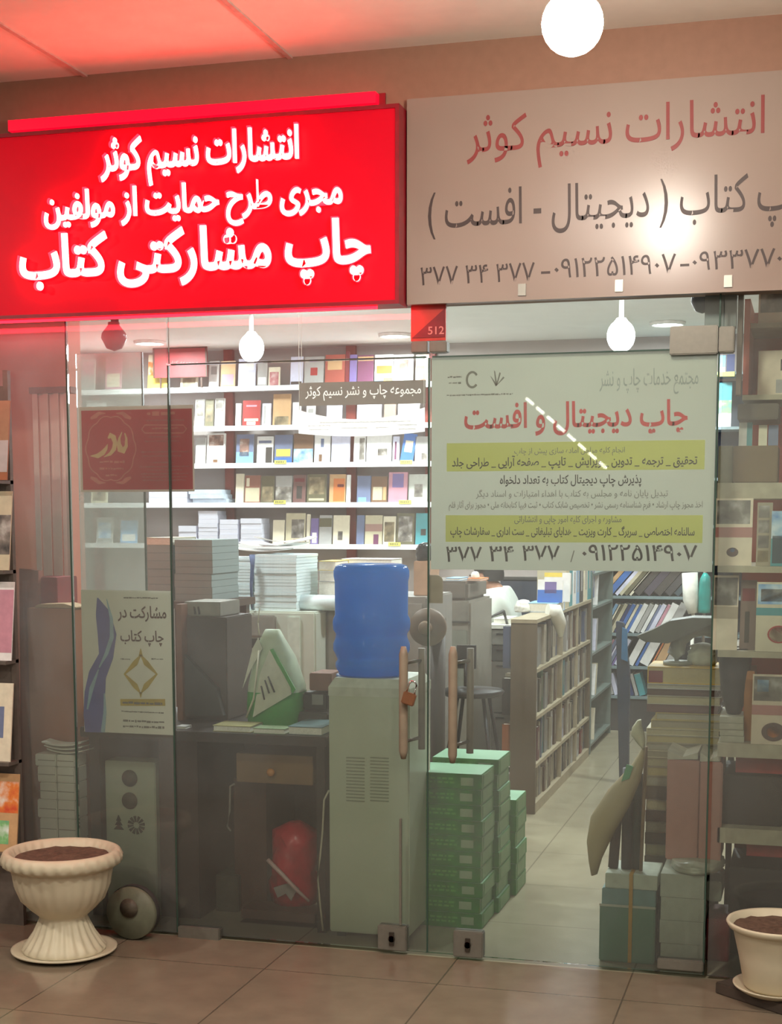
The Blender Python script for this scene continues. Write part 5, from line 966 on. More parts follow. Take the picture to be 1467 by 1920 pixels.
def leaflet(label, l, r, t, z, Y, panels, base, cat='brochure', th=.006, tilt=6):
    m = (l+r)/2; x0, x1 = P(l, t, Y).x, P(r, t, Y).x; w, h = x1-x0, P(m, t, Y).z-z; M = Matrix.Translation((x0, Y, z+.0008)) @ Matrix.Rotation(math.radians(-tilt), 4, 'X'); mats = [ink(base)]; mb = MB().box(0, w, 0, th, 0, h, 0, M)
    for u0, v0, u1, v1, k in panels:
        pm_ = artm(k[1:]) if isinstance(k, str) and k[0] == '*' else ink(k)
        if pm_ not in mats: mats.append(pm_)
        if pm_.name.startswith('round'): pass
        mb.box(u0*w, u1*w, -.0006, 0, v0*h, v1*h, mats.index(pm_), M)
    return tag(mb.build('brochure', mats), label, cat, 'brochures on the display rack'), M, w, h
def dot(o, M, w, h, u, v, ru, m, name='emblem'):
    mb = MB(); n = 20; mb.prism([(u*w+ru*w*math.cos(2*PI*i/n), v*h+ru*w*.8*math.sin(2*PI*i/n)) for i in range(n)], -.0014, -.0006, 0, M); return mb.build(name, m, o)
CR = (226, 210, 188)
leaflet('framed cream print high on the rack, cut by the frame edge', 1423, 1500, 656, zled[740], YK0+.05, [(.45, .05, .75, .35, 'grey'), (.55, .55, .8, .8, 'dark')], CR)
a = P(1424, 600, YK0); leaflet('dark print with cream edge at the top of the rack', 1424, 1500, 540, P(1450, 602, YK0).z, YK0+.05, [(.05, .3, .95, .95, '*photo')], CR, tilt=0); box('shelf', M_ledge, rx0, rx1, YK0+.04, YK1-.021, P(1450, 602, YK0).z-.015, P(1450, 602, YK0).z, rk)
cb = pbox('box', mat('brown_carton2', (124, 104, 80), .7, vary=.05), 1376, 836, 1458, 905, YK0-.04, .25, None, .003, z0=zled[905]); tag(cb, 'plain brown carton on the rack shelf below the framed print', 'box')
zt2 = P(1420, 836, YK0-.04).z
fbook('white book with turquoise spine standing on the brown carton', 1386, 1411, 792, 835, [(.6, 0, 1, 1, 'teal')], 'white', Y=YK0+.02, th=.03, group=None, ref=zt2); fbook('narrow cream book standing on the brown carton', 1423, 1439, 797, 835, [], 'cream', Y=YK0+.02, group=None, ref=zt2); fbook('slate blue book at the right of the brown carton top', 1441, 1460, 797, 835, [], 'slate', Y=YK0+.02, group=None, ref=zt2)
pbox('box', mat('dark_grey_tray', (96, 86, 76), .5), 1384, 757, 1460, 786, YK0-.03, .3, None, .003); tag(COL.objects[-1], 'dull brown flat tray under the upper rack shelf', 'box'); COL.objects[-1].name = 'tray'
pbox('carton', mat('grey_beige_stack', (140, 134, 114), .6), 1348, 836, 1374, 905, YK0-.02, .2, None, .002, z0=zled[905]); tag(COL.objects[-1], 'narrow grey-beige carton left of the brown carton', 'box')
Yl = YK0-.1
o, M, w, h = leaflet('cream brochure with dark photo and pink band, left on the upper brochure ledge', 1343, 1413, 934, zled[1062], Yl, [(.03, .62, .93, .97, '*photo'), (0, .42, 1, .57, (176, 120, 112))], CR); dot(o, M, w, h, .48, .2, .16, mat('brown_seal', (92, 70, 66), .5)); dot(o, M, w, h, .48, .23, .07, mat('blue_seal', (90, 110, 150), .5), 'emblem_core')
leaflet('strip brochure with a column of small grey photos', 1421, 1450, 942, zled[1062], Yl+.02, [(.1, .76, .8, .95, '*photo'), (.1, .52, .8, .72, '*photo'), (.1, .28, .8, .48, '*photo'), (.1, .06, .8, .24, '*scene')], (160, 148, 128))
leaflet('blue brochure with a dark pointed shape at the right frame edge', 1448, 1500, 958, zled[1062], Yl, [(0, .5, 1, 1, '*water'), (.05, .05, .45, .55, (40, 66, 78))], 'teal')
o, M, w, h = leaflet('cream brochure with a grey photo, left on the middle ledge', 1338, 1386, 1079, zled[1222], Yl, [(.06, .6, .96, .97, '*photo'), (0, .42, 1, .58, (176, 160, 140))], CR)
leaflet('dark narrow booklet between the cream brochures', 1390, 1420, 1088, zled[1222], Yl+.03, [(.1, .7, .9, .88, 'maroon'), (.3, .1, .6, .55, 'dark')], (124, 104, 96))
o, M, w, h = leaflet('white brochure with colourful photo, teal band and round red-ringed emblem', 1420, 1500, 1092, zled[1222], Yl-.02, [(.03, .68, .97, .97, '*water'), (.1, .72, .6, .9, '*photo'), (0, .52, 1, .63, 'teal')], (214, 202, 178)); dot(o, M, w, h, .55, .25, .27, ink('red')); dot(o, M, w, h, .55, .25, .23, mat('cream_seal', (210, 190, 160), .5), 'emblem_core')
o, M, w, h = leaflet('cream brochure with crowd photo, pink band and round orange-brown emblem', 1412, 1500, 1266, zled[1396], Yl-.02, [(.03, .62, .97, .97, '*photo'), (.1, .75, .35, .92, '*water'), (0, .42, 1, .56, (178, 122, 116))], (214, 196, 174)); dot(o, M, w, h, .48, .18, .26, mat('brown_seal', (92, 70, 66), .5)); dot(o, M, w, h, .48, .18, .15, ink('orange'), 'emblem_core')
wp = pbox('board', mat('orange_wood', (176, 114, 60), .5), 1397, 1258, 1412, 1396, YK0-.06, .2, None, .002, z0=zled[1396]); tag(wp, 'upright orange wooden board beside the brown-emblem brochure', 'board')
stack('low pale stack of leaflets under the dark vase', 1349, 1394, 1344, 1396, YK0-.1, .16, 4, mat('pale_leaflets', (176, 172, 154), .6), cat='leaflets', z0=zled[1396], name='leaflet_stack')
zv = P(1372, 1344, YK0-.1).z; c_ = P(1378, 1280, YK0-.03); k_ = P(1410, 1280, YK0-.03).x-c_.x
vs = thing('vase', 'dark grey tapered vase on the pale leaflet stack at the glass joint', 'vase', (c_.x, YK0-.03, zv)); zz_ = lambda py: P(1378, py, YK0-.03).z
MB().lathe([(.0001, zv+.0005), (k_*.35, zv+.0005), (k_*.45, zv+.006), (k_*.78, zz_(1300)), (k_*.95, zz_(1250)), (k_*.98, zz_(1226)), (k_*1.05, zz_(1222)), (k_*1.05, zz_(1214)), (k_*.9, zz_(1214)), (k_*.8, zz_(1240)), (.0001, zz_(1250))], (c_.x, YK0-.03, 0), 36).build('body', mat('dark_grey_ceramic', (50, 47, 49), .35, vary=.08), vs)
blob('plastic_sheet', 'grey cellophane gathered on the middle ledge right of the dark vase', 'plastic', 1412, 1222, 1466, 1250, YK0-.115, .08, mat('grey_cellophane', (130, 128, 116), .2, vary=.2), 30, .1, pinch=.8) if 0 else None
dbx = pbox('box', mat('dark_interior_box', (58, 50, 48), .5), 1352, 1452, 1466, 1555, YK0-.04, .3, None, .003, z0=zled[1556]); tag(dbx, 'black box on the lower white rack shelf under the red strip', 'box')
dbx = pbox('box', mat('black_carton', (46, 40, 38), .5), 1368, 1625, 1466, 1800, YK0+.0, .3, None, .003, z0=0); tag(dbx, 'black carton on the floor behind the right flower pot', 'box')
# ================================================================== pots in the hall
def soilmat(): return mat('dark_soil', (92, 70, 56), .95, vary=.35, scale=60)
M_pot = mat('cream_plastic_pot', (200, 190, 164), .45, vary=.05, scale=10)
q = PZ(121, 1786, 0); pcx, pcy = q.x, q.y; dist = (q-CAM).dot(_f); sc = dist/FPX
def hz(py): return P(121, py, pcy).z
ur = thing('urn_planter', 'cream footed urn planter on a saucer at the left of the entrance', 'planter', (pcx, pcy, 0)); R_ = 111*sc
MB().lathe([(.0001, .004), (80*sc, .004), (97*sc, .014), (98*sc, .02), (92*sc, .019), (80*sc, .012), (.0001, .012)], (pcx, pcy, 0), 56).build('saucer', M_pot, ur)
hb = .013; H = lambda u: hb+u*(hz(1592)-hb)
prof = [(76*sc, H(0)), (77*sc, H(.03)), (70*sc, H(.07)), (56*sc, H(.18)), (47*sc, H(.28)), (44*sc, H(.33)), (45*sc, H(.35)), (47*sc, H(.36)), (60*sc, H(.42)), (78*sc, H(.52)), (88*sc, H(.65)), (92*sc, H(.78)), (94*sc, H(.83)), (103*sc, H(.85)), (110*sc, H(.88)), (111*sc, H(.93)), (107*sc, H(.985)), (100*sc, H(1)), (94*sc, H(.985)), (88*sc, H(.93)), (84*sc, H(.88))]
def flute(a, z, r):
    u = (z-hb)/(hz(1592)-hb)
    if u < .3: return 1+.03*math.cos(a*22)*min(1, u/.08+.2)
    if .38 < u < .82: return 1+.008*math.cos(a*26)*min(1, (u-.38)/.1)
    if .84 < u < .97: return 1+.016*math.cos(a*30+u*30)
    return 1
MB().lathe(prof, (pcx, pcy, 0), 208, mod=flute).build('pot', M_pot, ur)
rn = random.Random(2); rings = []
for r_ in (0.001, .3, .6, .8, 1.0): rings.append([Vector((pcx+86*sc*r_*math.cos(2*PI*i/40), pcy+86*sc*r_*math.sin(2*PI*i/40), H(.93)+.008*(1-r_)+rn.uniform(-.003, .003))) for i in range(40)])
MB().loft(rings, cap=False).build('soil', soilmat(), ur)
# right pot on a dark slab
q = PZ(1450, 1858, .04); rcx, rcy = q.x+.012, q.y+.02; dist = (Vector((rcx, rcy, 0))-CAM).dot(_f); sc = dist/FPX; zsl = .035
a = PZ(1340, 1846, 0); sl = thing('slab', 'dark stone slab under the right flower pot', 'slab', (rcx, rcy, 0)); MB().prism([(0, 0), (0, zsl), (1.1, zsl), (1.1, 0)], 0, .5, M=Matrix.Translation((a.x, a.y, 0)) @ Matrix.Rotation(math.radians(-22), 4, 'Z')).build('slab', mat('dark_stone', (70, 60, 52), .6, vary=.15), sl, .004) if 0 else None
x0_ = P(1342, 1850, rcy).x
bpy.data.objects.remove(sl); A_, B_ = PZ(1341, 1862, 0), PZ(1452, 1899, 0); u_ = (B_-A_).normalized(); v_ = Vector((-u_.y, u_.x, 0)); pl4 = [A_, A_+u_*.9, A_+u_*.9+v_*.34, A_+v_*.34]
slb = MB().loft([[p+Vector((0, 0, .0005)) for p in pl4], [p+Vector((0, 0, zsl)) for p in pl4]], smooth=False).build('slab', mat('dark_stone', (70, 60, 52), .6, vary=.15), None, .003); tag(slb, 'dark stone slab under the right flower pot', 'slab')
rp2 = thing('flower_pot', 'plain cream flower pot with saucer at the right frame edge', 'planter', (rcx, rcy, zsl))
MB().lathe([(.0001, zsl+.001), (66*sc, zsl+.001), (80*sc, zsl+.016), (82*sc, zsl+.022), (77*sc, zsl+.02), (64*sc, zsl+.01), (.0001, zsl+.01)], (rcx, rcy, 0), 48).build('saucer', M_pot, rp2)
ztp = P(1455, 1726, rcy).z; hb2 = zsl+.011; H2 = lambda u: hb2+u*(ztp-hb2)
MB().lathe([(.0001, H2(0)), (58*sc, H2(0)), (62*sc, H2(.04)), (72*sc, H2(.45)), (84*sc, H2(.86)), (86*sc, H2(.88)), (92*sc, H2(.9)), (97*sc, H2(.97)), (95*sc, H2(1)), (89*sc, H2(.985)), (82*sc, H2(.85))], (rcx, rcy, 0), 72).build('pot', M_pot, rp2)
rings = []
for r_ in (0.001, .3, .6, .8, 1.0): rings.append([Vector((rcx+84*sc*r_*math.cos(2*PI*i/36), rcy+84*sc*r_*math.sin(2*PI*i/36), H2(.9)+rn.uniform(-.003, .004))) for i in range(36)])
MB().loft(rings, cap=False).build('soil', soilmat(), rp2)
# ================================================================== left margin
M_lw = mat('brown_red_column', (222, 140, 118), .6, vary=.05, scale=3); xw0 = -3.4
struct(box('wall_side', M_lw, xw0, P(134, 900, .62).x, .62, .72, 0, ZI))
a, b = P(62, 900, .54), P(131, 900, .54); vb = thing('vertical_blind', 'greyish pink vertical blind on the red-brown column at far left', 'blind', ((a.x+b.x)/2, .55, P(95, 1092, .54).z)); mb = MB(); n = 7
zt_, zb_ = P(95, 735, .54).z, P(95, 1095, .54).z
for i in range(n):
    x = a.x+(b.x-a.x)*i/n; w = (b.x-a.x)/n; mb.prism([(x, zb_), (x+w*.96, zb_), (x+w*.96, zt_-.004), (x, zt_-.004)], .55+.012*(i % 2), .553+.012*(i % 2))
mb.build('slats', mat('pinkish_grey_slats', (240, 212, 204), .7, vary=.05), vb); box('head_rail', mat('dull_rail', (140, 90, 80), .5), a.x-.01, b.x+.01, .545, .6, zt_-.004, zt_+.02, vb)
Yx = .2
o = pbox('box', mat('tall_cardboard', (164, 96, 58), .75, vary=.08, scale=5), 50, 1140, 143, 1415, Yx, .3, None, .003, z0=0.0); tag(o, 'tall brown carton standing behind the white paper bundles at the left', 'box')
zt_ = P(95, 1140, Yx).z; aa, bb_ = P(60, 1138, Yx), P(140, 1138, Yx); mb = MB(); mb.prism([(aa.x, zt_), (bb_.x, zt_), (bb_.x+.0, zt_+.004), (bb_.x-.05, zt_+.016), (aa.x+.02, zt_+.012)], Yx+.01, Yx+.1); mb.build('flap', mat('pale_flap', (182, 146, 106), .7), o)
o = pbox('box', mat('dark_red_carton', (140, 40, 44), .6), 52, 1082, 108, 1135, Yx+.12, .16, None, .003, z0=zt_+.001); tag(o, 'dark red box on top of the tall brown carton', 'box')
M_wrap = mat('white_wrapped_bundle', (238, 236, 222), .6, vary=.05, scale=12); Yb_ = .1; z0c = 0.0
rowsy = [1415, 1438, 1468, 1500, 1535, 1575, 1610, 1650]
zr_ = [P(108, y, Yb_).z for y in rowsy]; zr_ = [z for z in zr_ if z > .02]+[0.0]
ORDN = ['topmost', 'second', 'third', 'fourth', 'fifth', 'sixth', 'seventh', 'eighth', 'lowest']
x0_, xm_, x1_ = P(71, 1480, Yb_).x, P(106, 1480, Yb_).x, P(141, 1480, Yb_).x
for i in range(len(zr_)-1):
    for s_, (l_, r_) in enumerate(((x0_, xm_), (xm_+.003, x1_))):
        j = .004*((i*7+s_*3) % 5-2); o = thing('paper_bundle', '%s white wrapped bundle in the %s column of the far left pile' % (ORDN[i] if i < len(zr_)-2 else 'lowest', ('left', 'right')[s_]), 'paper', ((l_+r_)/2, Yb_+.05, zr_[i+1]), 'white wrapped bundles at far left')
        sp = j if s_ == 0 else 0
        box('wrapper', M_wrap, l_+(j if s_ == 0 else 0), r_-.001, Yb_, Yb_+.095, zr_[i+1]+.0006, zr_[i]-.0008, o, .003)
        box('tie', mat('grey_string', (150, 144, 128), .7), l_+.004, r_-.004, Yb_-.0012, Yb_-.0001, (zr_[i]+zr_[i+1])/2-.0012, (zr_[i]+zr_[i+1])/2+.0012, o)
z_ = zr_[0]; 
for k in range(3): m_ = MB(); sheetmesh(m_, (xm_+x1_)/2-.01*k, Yb_+.045, z_+.004+.013*k, .15, .08, .1*k-.1, .012); tag(m_.build('paper_sheet', M_wrap), '%s curled sheet on the far left white bundle pile' % ('lowest', 'middle', 'topmost')[k], 'paper', 'curled sheets on the far left pile')
# brown board leaning + magazine stand
mb = MB(); mb.prism([(P(28, 1240, .3).x, .001), (P(56, 1240, .3).x, .001), (P(72, 1070, .3).x, P(60, 1070, .3).z), (P(36, 1066, .3).x, P(45, 1066, .3).z)], .3, .33); tag(mb.build('board', mat('red_brown_leaning_board', (150, 80, 62), .6)), 'red-brown board leaning beside the tall carton', 'board')
YQ = -.1; ms = thing('magazine_stand', 'narrow magazine stand cut by the left frame edge', 'rack', (P(-40, 1500, YQ).x, YQ+.1, 0)); mx0, mx1 = P(-200, 1300, YQ).x, P(12, 1300, YQ).x; M_ms = mat('grey_stand_metal', (110, 100, 92), .45, .3)
mz = [P(0, y, YQ).z for y in (900, 1070, 1240, 1430, 1600)]
for z in mz: box('tier', M_ms, mx0, mx1, YQ+.0, YQ+.09, z-.012, z, ms)
box('back_panel', M_ms, mx0, mx1-.02, YQ+.075, YQ+.085, 0, P(0, 720, YQ).z, ms); box('post', M_ms, mx1-.018, mx1, YQ+.07, YQ+.09, 0, P(0, 690, YQ).z, ms)
for i, (py, col, pan, r, lab) in enumerate(((900, (150, 92, 54), [(0, .5, 1, 1, (150, 116, 84)), (.6, .1, 1, .5, 'grey')], 8, 'orange magazine on the top tier of the left stand'), (1070, 'sand', [(.5, .2, 1, .7, '*photo')], 12, 'sand magazine with grey picture on the second tier of the left stand'), (1240, 'white', [(.6, .1, .7, .95, 'dark'), (.8, .1, 1, .9, 'pink')], 16, 'white and pink magazine on the third tier of the left stand'), (1430, 'cream', [(0, .3, .9, .7, 'slate')], 14, 'cream magazine with blue-grey band on the fourth tier of the left stand'), (1600, 'tan', [(.3, .5, 1, .9, '*bloom'), (.4, .1, .9, .4, '*grass')], 26, 'colourful tan magazine on the lowest tier of the left stand'))):
    leaflet(lab, -130, r, py-150, P(0, py, YQ).z, YQ+.02, pan, col, cat='magazine', tilt=8)[0]['group'] = 'magazines on the left stand'
# red bell-shaped dome at the upper left and dark dome at the upper right
q = P(214, 634, .25); dm = thing('camera_dome', 'dark round security camera hanging at upper left inside the glass', 'camera', (q.x, .25, q.z-.05)); kk = P(236, 634, .25).x-q.x
MB().lathe([(.0001, -kk), (kk*.6, -kk*.8), (kk, -.0), (kk*.95, kk*.35), (kk*.6, kk*.8), (kk*.45, kk), (kk*.45, kk*1.2), (.0001, kk*1.2)], (q.x, .25, q.z), 30).build('dome', mat('dark_red_grey_dome', (92, 40, 44), .25), dm); mb = MB(); mb.tube([(q.x+.004, .25, q.z+kk*1.2), (q.x+.006, .25, ZI-.004)], .014, 10); mb.build('stem', M_dgrey, dm)
q = P(1318, 566, .4); kk = P(1340, 566, .4).x-q.x; dm = thing('camera_dome', 'dark blue-grey dome fixed under the ceiling beside the right glass fin', 'camera', (q.x, .4, q.z-kk)); MB().lathe([(.0001, -kk), (kk*.6, -kk*.8), (kk, 0), (kk, .05), (.0001, .05)], (q.x, .4, q.z), 28).build('dome', mat('slate_dome', (52, 62, 78), .25), dm); MB().tube([(q.x, .4, q.z+.05), (q.x, .4, ZI-.002)], .02, 10).build('stem', M_dgrey, dm)
fn2 = struct(box('trim_3', mat('grey_blue_upright', (112, 116, 118), .4, .2, vary=.05), P(1322, 590, .1).x, P(1381, 590, .1).x, .1, .16, P(1350, 613, .1).z, ZI)); box('trim_4', mat('brown_grey_jamb', (104, 82, 72), .5), P(1381, 700, .13).x, P(1390, 700, .13).x, .13, .2, P(1385, 740, .13).z, ZI); struct(COL.objects[-1])
# ================================================================== seated person
YPp = 4.62; hc = P(908, 1084, YPp); pxs = hc.x
M_skin = mat('skin', (176, 128, 104), .55, vary=.04); M_shirt = mat('white_shirt', (222, 228, 220), .75, vary=.05, scale=30); M_hair = mat('black_hair', (38, 34, 34), .6); M_trs = mat('dark_trousers', (54, 54, 62), .8)
def skinned(name, verts, edges, m, parent, sub=2):
    me = bpy.data.meshes.new('s'); me.from_pydata([v[:3] for v in verts], edges, []); o = bpy.data.objects.new('s', me); COL.objects.link(o)
    o.modifiers.new('k', 'SKIN'); o.modifiers.new('u', 'SUBSURF').levels = sub
    sv = me.skin_vertices[0].data
    for i, v in enumerate(verts): r = v[3]; sv[i].radius = r if isinstance(r, tuple) else (r, r); sv[i].use_root = (i == 0)
    dg = bpy.context.evaluated_depsgraph_get(); dg.update(); out = bpy.data.meshes.new_from_object(o.evaluated_get(dg)); bpy.data.objects.remove(o)
    for p in out.polygons: p.use_smooth = True
    out.materials.clear(); out.materials.append(m); out.name = name; r_ = bpy.data.objects.new(name, out); COL.objects.link(r_); WL[r_.name] = Vector((0, 0, 0))
    return place(r_, WL[parent.name]*0, parent) if parent else r_
zh = hc.z; sh = zh-.1; hip = .47; ze = .74; bx_ = pxs+.1    # faces -X, leaning forward
pe = thing('person', 'person with dark hair in a white shirt, seated and leaning left at the desk', 'person', (bx_, YPp, 0))
V = []; E_ = []
def vadd(x, y, z, r): V.append((x, y, z, r)); return len(V)-1
pel = vadd(bx_+.06, YPp, hip, .1); wa = vadd(bx_+.05, YPp, hip+.2, (.08, .08)); ch = vadd(bx_+.01, YPp, sh-.1, (.085, .085)); nk_ = vadd(pxs+.06, YPp, sh+.06, .055); hd0 = vadd(pxs+.01, YPp, zh-.06, (.07, .06)); hd1 = vadd(pxs, YPp, zh+.02, (.088, .075)); hd2 = vadd(pxs+.005, YPp, zh+.09, .05)
E_ += [(pel, wa), (wa, ch), (ch, nk_), (nk_, hd0), (hd0, hd1), (hd1, hd2)]
ARM = []
for s_ in (-1, 1):
    s0 = vadd(bx_-.0, YPp+s_*.17, sh-.03, .055); el = vadd(bx_-.1, YPp+s_*.24, sh-.28, .042); wr = vadd(bx_-.32, YPp+s_*.16, ze+.035, .027); pm2 = vadd(bx_-.4, YPp+s_*.14, ze+.024, (.036, .016)); E_ += [(ch, s0), (s0, el), (el, wr), (wr, pm2)]; ARM.append((s0, el, wr, pm2))
    for k in range(4):
        y_ = YPp+s_*.14+(k-1.5)*.02; L_ = (.06, .075, .07, .055)[k]; z_ = V[pm2][2]; f0 = vadd(bx_-.43, y_, z_+.004, .0095); f1 = vadd(bx_-.43-L_*.55, y_, z_-.002, .0085); f2 = vadd(bx_-.43-L_, y_, z_-.016, .0075); E_ += [(pm2, f0), (f0, f1), (f1, f2)]
    t0 = vadd(bx_-.385, YPp+s_*.14-s_*.04, V[pm2][2], .011); t1 = vadd(bx_-.42, YPp+s_*.14-s_*.062, V[pm2][2]-.008, .009); E_ += [(pm2, t0), (t0, t1)]
    kn = vadd(bx_-.36, YPp+s_*.12, hip+.03, .065); an = vadd(bx_-.32, YPp+s_*.12, .09, .042); to = vadd(bx_-.48, YPp+s_*.13, .04, .035); hp_ = vadd(bx_+.02, YPp+s_*.1, hip, .095); E_ += [(pel, hp_), (hp_, kn), (kn, an), (an, to)]
body = skinned('body', V, E_, M_skin, pe)
SV = [(bx_+.06, YPp, hip-.0, (.15, .15)), (bx_+.05, YPp, hip+.2, (.135, .135)), (bx_+.01, YPp, sh-.1, (.15, .15)), (pxs+.075, YPp, sh+.03, (.085, .085))]; SE = [(0, 1), (1, 2), (2, 3)]
for s_ in (-1, 1):
    i = len(SV); SV += [(bx_-.0, YPp+s_*.175, sh-.03, .085), (bx_-.09, YPp+s_*.235, sh-.26, .058), (bx_-.24, YPp+s_*.19, V[ARM[0][2]][2]+.01, .042)]; SE += [(2, i), (i, i+1), (i+1, i+2)]
sh_ = skinned('shirt', SV, SE, M_shirt, pe)
TV = [(bx_+.06, YPp, hip-.02, .145)]; TE = []
for s_ in (-1, 1): i = len(TV); TV += [(bx_+.0, YPp+s_*.1, hip-.0, .105), (bx_-.36, YPp+s_*.12, hip+.03, .078), (bx_-.32, YPp+s_*.12, .12, .058)]; TE += [(0, i), (i, i+1), (i+1, i+2)]
skinned('trousers', TV, TE, M_trs, pe)
mb = MB()
for s_ in (-1, 1): mb.lathe([(.0001, -.006), (.017, -.004), (.02, .004), (.0001, .008)], (pxs+.02, YPp+s_*.078, zh-.01), 14, axis='y')
mb.build('ear', M_skin, pe); mb = MB(); mb.tube([(pxs-.078, YPp, zh+.02), (pxs-.102, YPp, zh-.02), (pxs-.084, YPp, zh-.032)], [.008, .014, .01], 8); mb.build('nose', M_skin, pe)
mb = MB()
for s_ in (-1, 1): mb.box(pxs-.086, pxs-.078, YPp+s_*.032-.014, YPp+s_*.032+.014, zh+.012, zh+.022)
mb.box(pxs-.078, pxs-.07, YPp-.02, YPp+.02, zh-.062, zh-.056); mb.build('face_features', mat('dark_features', (70, 44, 40), .6), pe)
rings = []
for k in range(9):
    u = k/8*PI*.62; rings.append([Vector((pxs+.014+.098*math.sin(u)*math.cos(t)+(.018 if k > 4 else 0), YPp+.088*math.sin(u)*math.sin(t), zh+.022+.102*math.cos(u)+(.05 if math.cos(t) < -.2 and k > 4 else 0))) for t in [2*PI*i/24 for i in range(24)]])
rings[0] = [Vector((pxs+.014+.004*math.cos(2*PI*i/24), YPp+.004*math.sin(2*PI*i/24), zh+.124)) for i in range(24)]
MB().loft(rings, cap=False).build('hair', M_hair, pe)
tb3 = thing('table', 'plain table in front of the seated person, behind the grey copier', 'table', (bx_-.55, YPp, 0)); box('tabletop', M_white, bx_-.95, bx_-.2, YPp-.4, YPp+.35, ze-.025, ze, tb3)
for x_ in (bx_-.93, bx_-.25):
    for y_ in (YPp-.38, YPp+.3): box('leg', M_grey, x_, x_+.03, y_, y_+.03, 0, ze-.025, tb3)
chr_ = thing('office_chair', 'dark office chair under the seated person', 'chair', (bx_+.06, YPp, 0)); MB().box(bx_-.18, bx_+.2, YPp-.22, YPp+.22, hip-.2, hip-.145).build('seat', M_dgrey, chr_, .02); MB().box(bx_+.22, bx_+.26, YPp-.2, YPp+.2, hip+.0, hip+.4).build('backrest', M_dgrey, chr_, .015)
mb = MB(); mb.tube([(bx_+.06, YPp, hip-.2), (bx_+.06, YPp, .06)], .025, 12); mb.tube([(bx_+.15, YPp, hip-.17), (bx_+.24, YPp, hip-.1), (bx_+.24, YPp, hip+.1)], .018, 10); mb.build('column', M_metal, chr_)
for i in range(5): t = 2*PI*i/5; mb = MB(); mb.tube([(bx_+.06, YPp, .07), (bx_+.04+.22*math.cos(t), YPp+.22*math.sin(t), .04)], .015, 8); mb.lathe([(.0001, -.012), (.03, -.012), (.03, .012), (.0001, .012)], (bx_+.04+.22*math.cos(t), YPp+.22*math.sin(t), .031), 14, axis='y'); mb.build('leg', M_black, chr_)
# ================================================================== lamps
M_lamp = mat('lamp_glow', (255, 255, 255), .5, emit=14, ecol=(250, 252, 255), vary=0); M_ring = mat('lamp_ring', (230, 230, 226), .4)
def disc_lamp(label, x, y, z, r, watts, col, group, name='ceiling_lamp'):
    o = thing(name, label, 'lamp', (x, y, z-.02), group)
    MB().lathe([(r*.86, z-.012), (r*.9, z-.022), (r, z-.018), (r*1.04, z-.001), (r*.86, z-.001)], (x, y, 0), 36).build('ring', M_ring, o)
    MB().lathe([(.0001, z-.018), (r*.6, z-.018), (r*.88, z-.012), (r*.88, z-.004), (.0001, z-.004)], (x, y, 0), 36).build('diffuser', M_lamp, o)
    area('lamp_light', (x, y, z-.03), r*1.6, watts, col); return o
def ceilpt(px, py, z): return PZ(px, py, z)
COOL = (.93, .97, 1.0)
for px, py, lab in ((741, 626, 'round ceiling lamp near the back wall, left of the unit number plate'), (1252, 604, 'round ceiling lamp seen above the right door poster'), (281, 640, 'round ceiling lamp at the left above the framed red panel')):
    q = ceilpt(px, py, ZI); disc_lamp(lab, q.x, min(q.y, YB-.4), ZI, .11, SHOP_W, COOL, 'shop ceiling lamps')
for x, y, lab in ((-1.6, 1.2, 'round ceiling lamp over the front left of the shop'), (.2, 1.5, 'round ceiling lamp over the cooler side of the shop'), (.9, 3.0, 'round ceiling lamp over the aisle'), (-1.2, 3.2, 'round ceiling lamp over the middle of the shop')):
    disc_lamp(lab, x, y, ZI, .11, SHOP_W*(.9 if y < 2 else 1), COOL, 'shop ceiling lamps')
M_bulb = mat('bulb_glow', (255, 255, 255), .4, emit=40, ecol=(240, 244, 255), vary=0)
for px, py, Y, lab in ((472, 652, 3.4, 'bright bare bulb hanging before the left back shelves'), (1165, 630, 3.0, 'bright bare bulb hanging over the aisle above the right poster')):
    q = P(px, py, Y); r = .07; o = thing('bulb_lamp', lab, 'lamp', (q.x, Y, q.z-r)); prof = [(r*math.sin(PI*k/12)+.0001, q.z-r*math.cos(PI*k/12)*1.15) for k in range(11)]+[(.022, q.z+r*1.25), (.0001, q.z+r*1.25)]
    MB().lathe(prof, (q.x, Y, 0), 28).build('bulb', M_bulb, o); mb = MB(); mb.tube([(q.x, Y, q.z+r*1.2), (q.x, Y, ZI)], .012, 10); mb.build('holder', M_ring, o)
    l = bpy.data.lights.new('bulb_light', 'POINT'); l.energy = BULB_W; l.color = (.9, .94, 1); l.shadow_soft_size = .1; lo = bpy.data.objects.new('bulb_light', l); lo.location = (q.x, Y-.0, q.z-r*1.35-.1); COL.objects.link(lo)
WARM = (1.0, .92, .81)
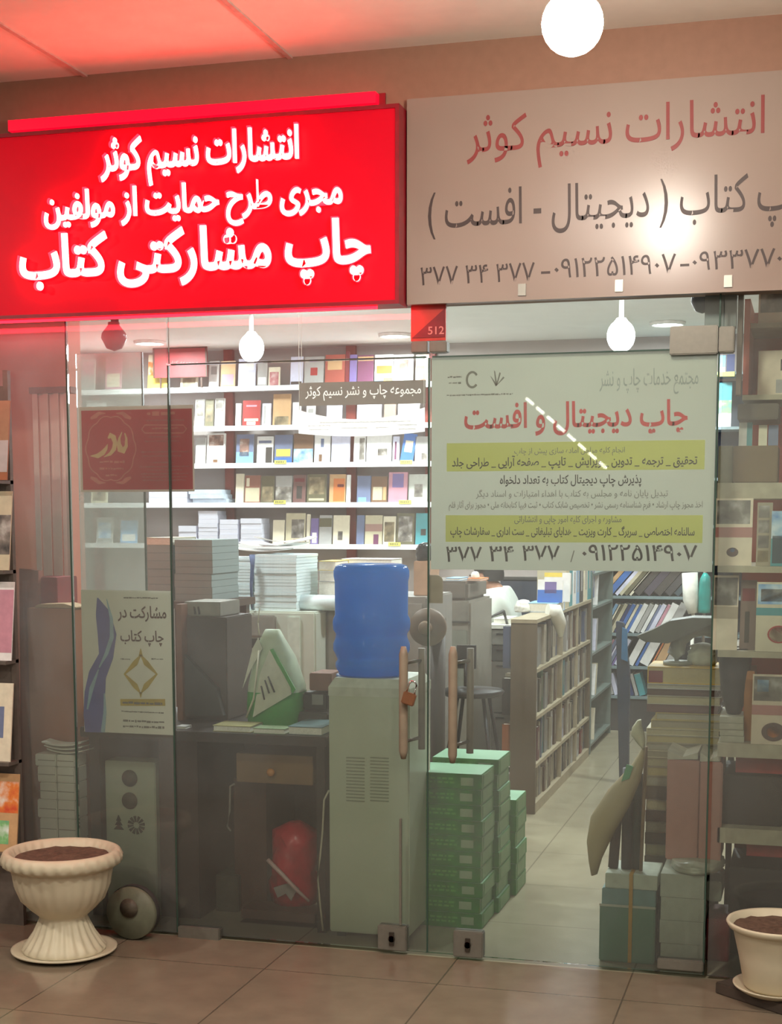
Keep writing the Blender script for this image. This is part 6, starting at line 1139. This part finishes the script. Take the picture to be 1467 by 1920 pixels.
ZS = ZC-.36; q = PZ(1074, 44, ZS); r = .068; o = thing('pendant_lamp', 'bright hall pendant lamp hanging above the right sign at the frame top', 'lamp', (q.x, q.y, ZS-r))
MB().lathe([(r*math.sin(PI*k/12)+.0001, ZS-r*math.cos(PI*k/12)) for k in range(12)]+[(.0001, ZS+r)], (q.x, q.y, 0), 32).build('bulb', mat('spot_glow', (255, 255, 255), .4, emit=230, ecol=(255, 244, 228), vary=0), o); mb = MB(); mb.tube([(q.x, q.y, ZS+r*.95), (q.x, q.y, ZC)], .01, 8); mb.build('cord', M_ring, o)
area('pendant_light', (q.x, q.y, ZS-r-.02), .12, HALL_W*.12, (.97, .97, .95))
for x, y in ((-2.6, -1.9), (.2, -2.6), (2.6, -2.4), (-1.0, -4.6), (2.0, -5.0)):
    disc_lamp('round warm hall ceiling lamp behind the viewer, %s' % ('left side near the shop', 'middle', 'right side', 'far left', 'far right')[[-2.6, .2, 2.6, -1.0, 2.0].index(x)], x, y, ZC, .12, HALL_W, WARM, 'hall ceiling lamps')

# dashed light strip on the stair rail across the hall (seen only mirrored in the door glass)
def mirror(px, py, y):
    g = P(px, py, 0); v = ray(px, py); t = y/-v.y; return Vector((g.x+v.x*t, y, g.z+v.z*t))
A_, B_ = mirror(985, 745, -6.2), mirror(1142, 882, -6.2); rl_ = thing('rail_light', 'dashed white light strip along the stair rail, mirrored across the right door poster', 'light', ((A_.x+B_.x)/2, -6.2, min(A_.z, B_.z)))
M_strip = mat('strip_glow', (255, 255, 255), .5, emit=26, ecol=(255, 250, 235), vary=0); mb = MB(); mb.tube([A_+Vector((0, -.03, -.0)), B_+Vector((0, -.03, 0))], .012, 8); mb.build('rail', M_metal, rl_)
for k in range(8): mb = MB(); mb.tube([A_+(B_-A_)*(k+.1)/8, A_+(B_-A_)*(k+.78)/8], .011, 8); mb.build('light_segment', M_strip, rl_)
for p_ in (A_, B_): mb = MB(); mb.tube([(p_.x, -6.235, 0), (p_.x, -6.235, p_.z)], .02, 8); mb.build('post', M_metal, rl_)
